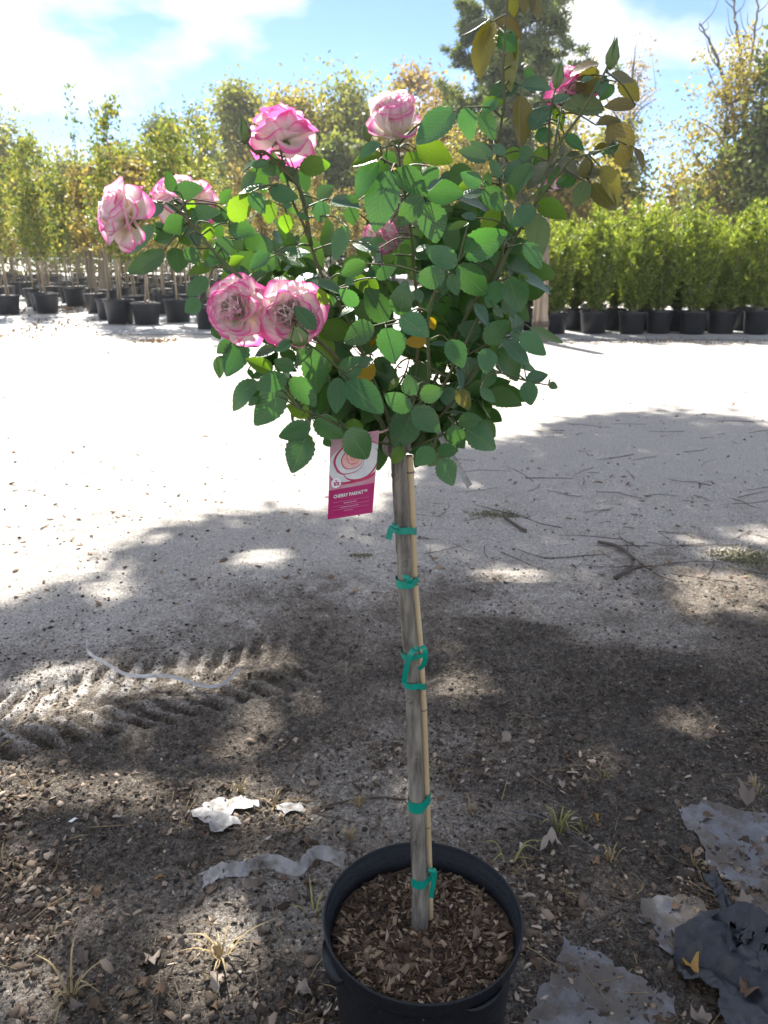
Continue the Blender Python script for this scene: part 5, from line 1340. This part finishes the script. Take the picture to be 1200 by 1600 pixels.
# grass tufts
def tuft(px, py, n, h, seed, mat, label, spread=.5):
    r = np.random.RandomState(seed); g = on_ground(px, py, -.004); root = empty('grass_tuft', g)
    mb = MB()
    for k in range(n):
        a = r.uniform(0, 6.28); L = h * r.uniform(.4, 1.15); sp = spread * r.uniform(.3, 1.3); s = np.array([math.cos(a), math.sin(a), 0]) * r.uniform(0, .012)
        dr = np.array([math.cos(a), math.sin(a), 0]); pts = spline([s, s + dr * L * sp * .4 + np.array([0, 0, L * .6]), s + dr * L * sp + np.array([0, 0, L * (.85 if r.rand() < .5 else .45)])], 4)
        e = np.array([-dr[1], dr[0], 0]); vs = []
        for i, p in enumerate(pts):
            w = .0024 * (1 - (i / (len(pts) - 1)) ** 1.5) + .0003; vs += [p - e * w, p + e * w]
        mb.add(vs, [(2 * i, 2 * i + 1, 2 * i + 3, 2 * i + 2) for i in range(len(pts) - 1)])
    link('blade', mb.mesh('blade', M[mat]), root); return tag(root, label, 'grass tuft', 'grass tufts on the soil')
tuft(872, 1300, 18, .085, 1, 'grass', 'largest green grass tuft right of the trunk', .7)
tuft(912, 1290, 7, .06, 2, 'grass', 'thin grass tuft just right of the largest one')
tuft(953, 1345, 12, .07, 3, 'straw', 'dead brown grass tuft right of the large green one', .35)
tuft(945, 1212, 6, .03, 4, 'grass', 'tiny green sprout on the soil at the right')
tuft(1180, 1245, 12, .06, 5, 'straw', 'dead straw tuft at the right edge')
tuft(795, 1345, 5, .10, 6, 'grass', 'arching yellow blade behind the right pot rim', .9)
tuft(375, 1238, 12, .05, 7, 'straw', 'straw tuft behind the crumpled white scrap')
tuft(560, 1260, 9, .06, 8, 'straw', 'dry wiry tuft left of the trunk')
tuft(548, 1310, 8, .055, 9, 'straw', 'dry tuft just behind the left pot rim')
tuft(345, 1490, 16, .085, 10, 'straw', 'sunlit straw tuft left of the pot', 1.2)
tuft(110, 1555, 14, .085, 11, 'straw', 'straw tuft at the lower left corner', 1.2)
tuft(490, 1425, 4, .06, 12, 'grass', 'single green blade pair left of the pot rim', 1.2)
tuft(735, 1265, 9, .05, 13, 'straw', 'dry tuft right of the trunk')
tuft(430, 1260, 9, .05, 14, 'straw', 'straw tuft between the two white scraps', .9)
tuft(1085, 1345, 8, .05, 15, 'straw', 'dead tuft at the corner of the dusty fabric sheet')

# distinct dead leaves
def dead_leaf_mesh(seed):
    r = np.random.RandomState(seed); n = 9; vs = []
    for i in range(n + 1):
        t = i / n; w = .36 * math.sin(math.pi * t ** .85) ** .7 * (1 + .25 * math.sin(t * 14 + seed)) + .004
        z = .34 * r.uniform(.5, 1) * math.sin(math.pi * t * 1.1 + seed) + r.normal() * .02
        vs += [(-w, t - .5, z + w * r.uniform(.3, 1.3)), (0, t - .5, z - .03), (w * .85, t - .5, z + w * r.uniform(.0, 1.2))]
    fs = []
    for i in range(n):
        b = i * 3; fs += [(b, b + 1, b + 4, b + 3), (b + 1, b + 2, b + 5, b + 4)]
    return pymesh('dead_leaf', vs, fs, None)
M['dl'] = []
for k, c in enumerate([((.13, .10, .082), (.22, .18, .15)), ((.10, .065, .042), (.18, .12, .08)), ((.24, .195, .155), (.36, .305, .255)), ((.34, .19, .05), (.42, .26, .08))]): M['dl'].append(simple('dead_leaf_%s' % 'grey brown tan gold'.split()[k], c[0], c[1], 60, .8, .001, 90))
dmesh = []
for mi in range(4):
    for s in range(4):
        m = dead_leaf_mesh(s + 3); m.materials.append(M['dl'][mi]); dmesh.append(m)
def dead_leaf(px, py, L, mi, label, h=.004):
    g = on_ground(px, py, h); o = link('dead_leaf', dmesh[mi * 4 + rg.randint(4)]); o.location = V3(g); o.rotation_euler = (rg.normal() * .25, rg.normal() * .25, rg.uniform(0, 6.28)); o.scale = (L, L, L)
    return tag(o, label, 'dead leaf', 'dead leaves on the soil')
for (px, py, L, mi, lab) in [(240, 1500, .05, 2, 'pale curled leaf on the soil left of the pot'), (225, 1510, .03, 1, 'rust brown leaf touching the pale curled leaf'), (250, 1375, .026, 3, 'small orange leaf on the dark soil at the left'),
                             (398, 1390, .06, 0, 'large grey brown leaf under the white plastic strip'), (412, 1448, .05, 0, 'grey brown curled leaf left of the pot'), (790, 1152, .05, 2, 'pale leaf pair on the dark soil right of the trunk'),
                             (1162, 1418, .05, 2, 'pale broad leaf on the black fabric'), (1148, 1432, .045, 3, 'golden curled leaf beside the pale broad leaf'), (1168, 1252, .07, 0, 'large grey leaf by the dead straw tuft at the right edge'),
                             (1082, 1520, .05, 3, 'tan upright leaf at the edge of the black fabric'), (1095, 1590, .05, 2, 'pale leaf at the bottom edge beside the black fabric'), (862, 1330, .06, 2, 'pale torn leaf below the largest grass tuft'),
                             (880, 1225, .03, 2, 'pale leaf fleck above the large grass tuft'), (930, 1275, .03, 3, 'yellow leaf beside the large grass tuft'), (1010, 1262, .04, 1, 'brown curled leaf right of the grass tufts'), (1165, 1555, .05, 1, 'brown leaf lying on the black fabric'),
                             (345, 1535, .04, 2, 'pale leaf in the sun patch left of the pot'), (130, 1500, .035, 0, 'grey leaf among the straw at the lower left')]:
    dead_leaf(px, py, L, mi, lab, .012 if px > 1050 else .004)
for k in range(150):
    px, py = rg.uniform(0, 1200), 1190 + 410 * rg.rand() ** .8
    if 500 < px < 825 and py > 1300: continue
    if px > 840 and py > 1470 and rg.rand() < .7: continue
    mi = rg.choice([0, 0, 0, 1, 1, 1, 1, 2])
    dead_leaf(px, py, rg.uniform(.016, .036), mi, 'small curled %s dead leaf on the soil %s' % (['grey', 'brown', 'tan'][mi], ('left of the pot' if px < 500 else 'behind the pot' if px < 825 else 'right of the pot') + (', near the bottom edge' if py > 1420 else '')))

# uncountable litter, clods, twigs
def scatter_px(n, x0, x1, y0, y1, pw=1.0, keep=None):
    out = np.zeros((0, 2))
    while len(out) < n:
        m = n * 2; px, py = rg.uniform(x0, x1, m), y0 + (y1 - y0) * rg.rand(m) ** pw
        xc, yc = (px - 600) / FPX, (py - 800) / FPX; dz = -SP - yc * CP; t = -CAMZ / dz; g = np.stack([xc * t, (CP - yc * SP) * t], 1)
        k = np.hypot(g[:, 0] - POT_C[0], g[:, 1] - POT_C[1]) > .15
        if keep is not None: k &= rg.rand(m) < keep(g[:, 0], g[:, 1])
        out = np.concatenate([out, g[k]])
    return out[:n]
patch = lambda x, y: sstep(.42, .66, fbm(x * 3.5 + 2, y * 3.5, 123, 3)) * .9 + .1
def cloud_at(name, pts, L0, L1, asp, th, mat, curl, label, cat, lift=.003):
    c = np.column_stack([pts, gz(pts[:, 0], pts[:, 1]) + lift])
    o = link(name, chip_cloud(name, c, L0, L1, asp, th, rg, mat, curl)); return tag(o, label, cat, None, 'stuff')
cloud_at('leaf_litter', scatter_px(4600, -120, 1320, 1130, 1680, .75, patch), .006, .022, (.35, .8), .0004, M['litter'], .35, 'brown leaf litter strewn over the dark soil', 'leaf litter')
cloud_at('bark_crumbs', scatter_px(10000, -120, 1320, 900, 1680, .8, patch), .0025, .010, (.25, .8), .0015, M['chips'], .1, 'fine bark crumbs and soil bits over the ground', 'soil crumbs', .002)
cloud_at('leaf_flecks', scatter_px(700, -120, 1320, 545, 960, 1.4), .008, .035, (.3, .8), .002, M['rust_litter'], .2, 'scattered dead leaf flecks on the pale sand', 'leaf litter', .004)
ico = np.array([(0, 0, 1), (.894, 0, .447), (.276, .85, .447), (-.724, .526, .447), (-.724, -.526, .447), (.276, -.85, .447), (.724, .526, -.447), (-.276, .85, -.447), (-.894, 0, -.447), (-.276, -.85, -.447), (.724, -.526, -.447), (0, 0, -1)])
icf = np.array([(0, 1, 2), (0, 2, 3), (0, 3, 4), (0, 4, 5), (0, 5, 1), (1, 6, 2), (2, 7, 3), (3, 8, 4), (4, 9, 5), (5, 10, 1), (6, 7, 2), (7, 8, 3), (8, 9, 4), (9, 10, 5), (10, 6, 1), (11, 7, 6), (11, 8, 7), (11, 9, 8), (11, 10, 9), (11, 6, 10)])
def clods(name, pts, s0, s1, mat, label, cat, pw=2.5):
    n = len(pts); sz = s0 + (s1 - s0) * rg.rand(n) ** pw
    v = ico[None] * (1 + rg.uniform(-.35, .35, (n, 12, 1))) * sz[:, None, None] * np.stack([rg.uniform(.8, 1.3, n), rg.uniform(.8, 1.3, n), rg.uniform(.45, .85, n)], -1)[:, None]
    a = rg.uniform(0, 6.28, n); x = v[:, :, 0] * np.cos(a)[:, None] - v[:, :, 1] * np.sin(a)[:, None]; y = v[:, :, 0] * np.sin(a)[:, None] + v[:, :, 1] * np.cos(a)[:, None]
    V = np.stack([x + pts[:, :1], y + pts[:, 1:], v[:, :, 2] + (gz(pts[:, 0], pts[:, 1]) + sz * .15)[:, None]], -1)
    return tag(link(name, npmesh(name, V.reshape(-1, 3), (icf[None] + (np.arange(n) * 12)[:, None, None]).reshape(-1, 3), mat)), label, cat, None, 'stuff')
clods('soil_clods', scatter_px(14000, -120, 1320, 860, 1680, .9, lambda x, y: soil_map(x, y) * (.3 + .7 * patch(x, y)) + .03), 0.001, .0065, M['pebble'], 'dark soil clods and grit over the near ground', 'soil')
clods('sand_pebbles', scatter_px(2600, -120, 1320, 640, 1100, .8), 0.002, .009, M['pebble'], 'small dark pebbles dotted over the pale sand', 'pebbles', 3.5)
def twigs(name, pts, L0, L1, r, mat, label, horiz=False):
    mb = MB()
    for (x, y) in pts:
        L = rg.uniform(L0, L1); a = rg.normal() * .8 + (math.pi if rg.rand() < .5 else 0) if horiz else rg.uniform(0, 6.28); d = np.array([math.cos(a), math.sin(a)]) * L / 2; e = np.array([-d[1], d[0]]) * rg.uniform(-.25, .25)
        pts3 = []
        for t in (-1, -.3, .4, 1):
            q = np.array([x, y]) + d * t + e * (1 - t * t); pts3.append((q[0], q[1], r * 1.5 + rg.uniform(0, .004)))
        mb.tube(pts3, np.array([1, .9, .75, .4]) * r * rg.uniform(.6, 1.3), 4)
    allv = np.concatenate(mb.v); allv[:, 2] += gz(allv[:, 0], allv[:, 1]); mb.v = [allv]
    return tag(link(name, mb.mesh(name, M[mat])), label, 'twigs', None, 'stuff')
twigs('fallen_twigs', scatter_px(110, 640, 1300, 655, 900, .8), .06, .38, .0022, 'twig', 'thin dark twigs strewn on the shaded sand at the right', True)
twigs('straw_bits', scatter_px(260, -100, 1320, 1150, 1680, .9, patch), .03, .14, .0012, 'straw', 'thin straw stems lying over the near soil')
twigs('small_twigs', scatter_px(120, -100, 1320, 1150, 1680, .9), .04, .15, .0016, 'twig', 'short dark twigs lying over the near soil')
for (pts, r, lab) in [([(670, 1250), (580, 1248), (500, 1262)], .003, 'long thin twig lying behind the pot, left of the trunk'), ([(650, 1478), (680, 1462), (720, 1436)], .0035, 'curved brown twig')][:1]:
    mb = MB(); mb.tube(spline([on_ground(a, b, .006) for a, b in pts], 5), r, 6); tag(link('twig', mb.mesh('twig', M['twig'])), lab, 'twig')
mb = MB(); mb.tube(spline([on_ground(800, 1268, .01), on_ground(860, 1292, .02), on_ground(935, 1338, .012)], 5), .0012, 6); tag(link('grey_string', mb.mesh('grey_string', M['cloth'])), 'thin grey string lying through the grass tufts', 'string')
for k, (pts, lab) in enumerate([([(788, 812), (812, 828), (822, 832)], 'short dark stick at the moss patch'), ([(935, 850), (965, 862), (990, 880)], 'dark forked stick on the sand at the right'), ([(960, 908), (985, 896), (1000, 890)], 'pale stick below the forked stick')]):
    mb = MB(); mb.tube(spline([on_ground(a, b, .012) for a, b in pts], 5), .009, 7); tag(link('stick', mb.mesh('stick', M['twig'])), lab, 'stick')
# moss patches and brown drifts
def fuzz(name, px, py, rx, ry, n, mat, size, label, cat):
    g = G(px, py); sx = rx / FPX * g[1]; sy = abs(G(px, py - ry)[1] - G(px, py + ry)[1]) / 2; r = np.random.RandomState(int(px))
    p = r.normal(size=(n, 2)) * np.array([sx, sy]) * .55 + g[:2]; z = gz(p[:, 0], p[:, 1]) + size * .3
    Q = leaf_quads(np.column_stack([p, z]), size, .5, r, .6); return tag(link(name, quads_to_mesh(name, Q, mat)), label, cat, None, 'stuff')
fuzz('moss', 775, 804, 45, 6, 420, M['moss'], .016, 'mossy green patch right of the topmost tie', 'moss')
fuzz('moss', 1165, 872, 55, 16, 900, M['moss'], .018, 'mossy green patch at the right edge', 'moss')
fuzz('moss', 565, 872, 18, 5, 110, M['moss'], .014, 'tiny weeds left of the trunk', 'weeds')
fuzz('leaf_drift', 245, 534, 26, 3, 90, M['rust_litter'], .07, 'small brown leaf drift in front of the potted cluster', 'leaf litter')
fuzz('leaf_drift', 90, 512, 110, 14, 200, M['rust_litter'], .09, 'brown leaves over the fabric before the left pots', 'leaf litter')
fuzz('leaf_drift', 110, 482, 60, 8, 300, M['rust_litter'], .10, 'brown leaves between the left pots', 'leaf litter')
fuzz('leaf_drift', 1040, 534, 190, 6, 260, M['rust_litter'], .05, 'brown leaf crumbs along the potted hedge', 'leaf litter')

# ------------------------------------------------------------------ bright autumn air
hz = bpy.data.materials.new('haze_air'); hz.use_nodes = True; hn = hz.node_tree; hn.nodes.clear()
ho = hn.nodes.new('ShaderNodeOutputMaterial'); hv = hn.nodes.new('ShaderNodeVolumePrincipled'); hv.inputs['Color'].default_value = (.93, .95, 1, 1); hv.inputs['Density'].default_value = HAZE; hv.inputs['Anisotropy'].default_value = .3
hn.links.new(hv.outputs[0], ho.inputs['Volume'])
hb_ = [(x, y, z) for x in (-95, 95) for y in (-30, 120) for z in (-1.2, 24)]
tag(link('haze', pymesh('haze', hb_, [(0, 1, 3, 2), (4, 6, 7, 5), (0, 4, 5, 1), (2, 3, 7, 6), (0, 2, 6, 4), (1, 5, 7, 3)], hz, False)), 'faint bright haze over the whole yard', 'haze', None, 'stuff')
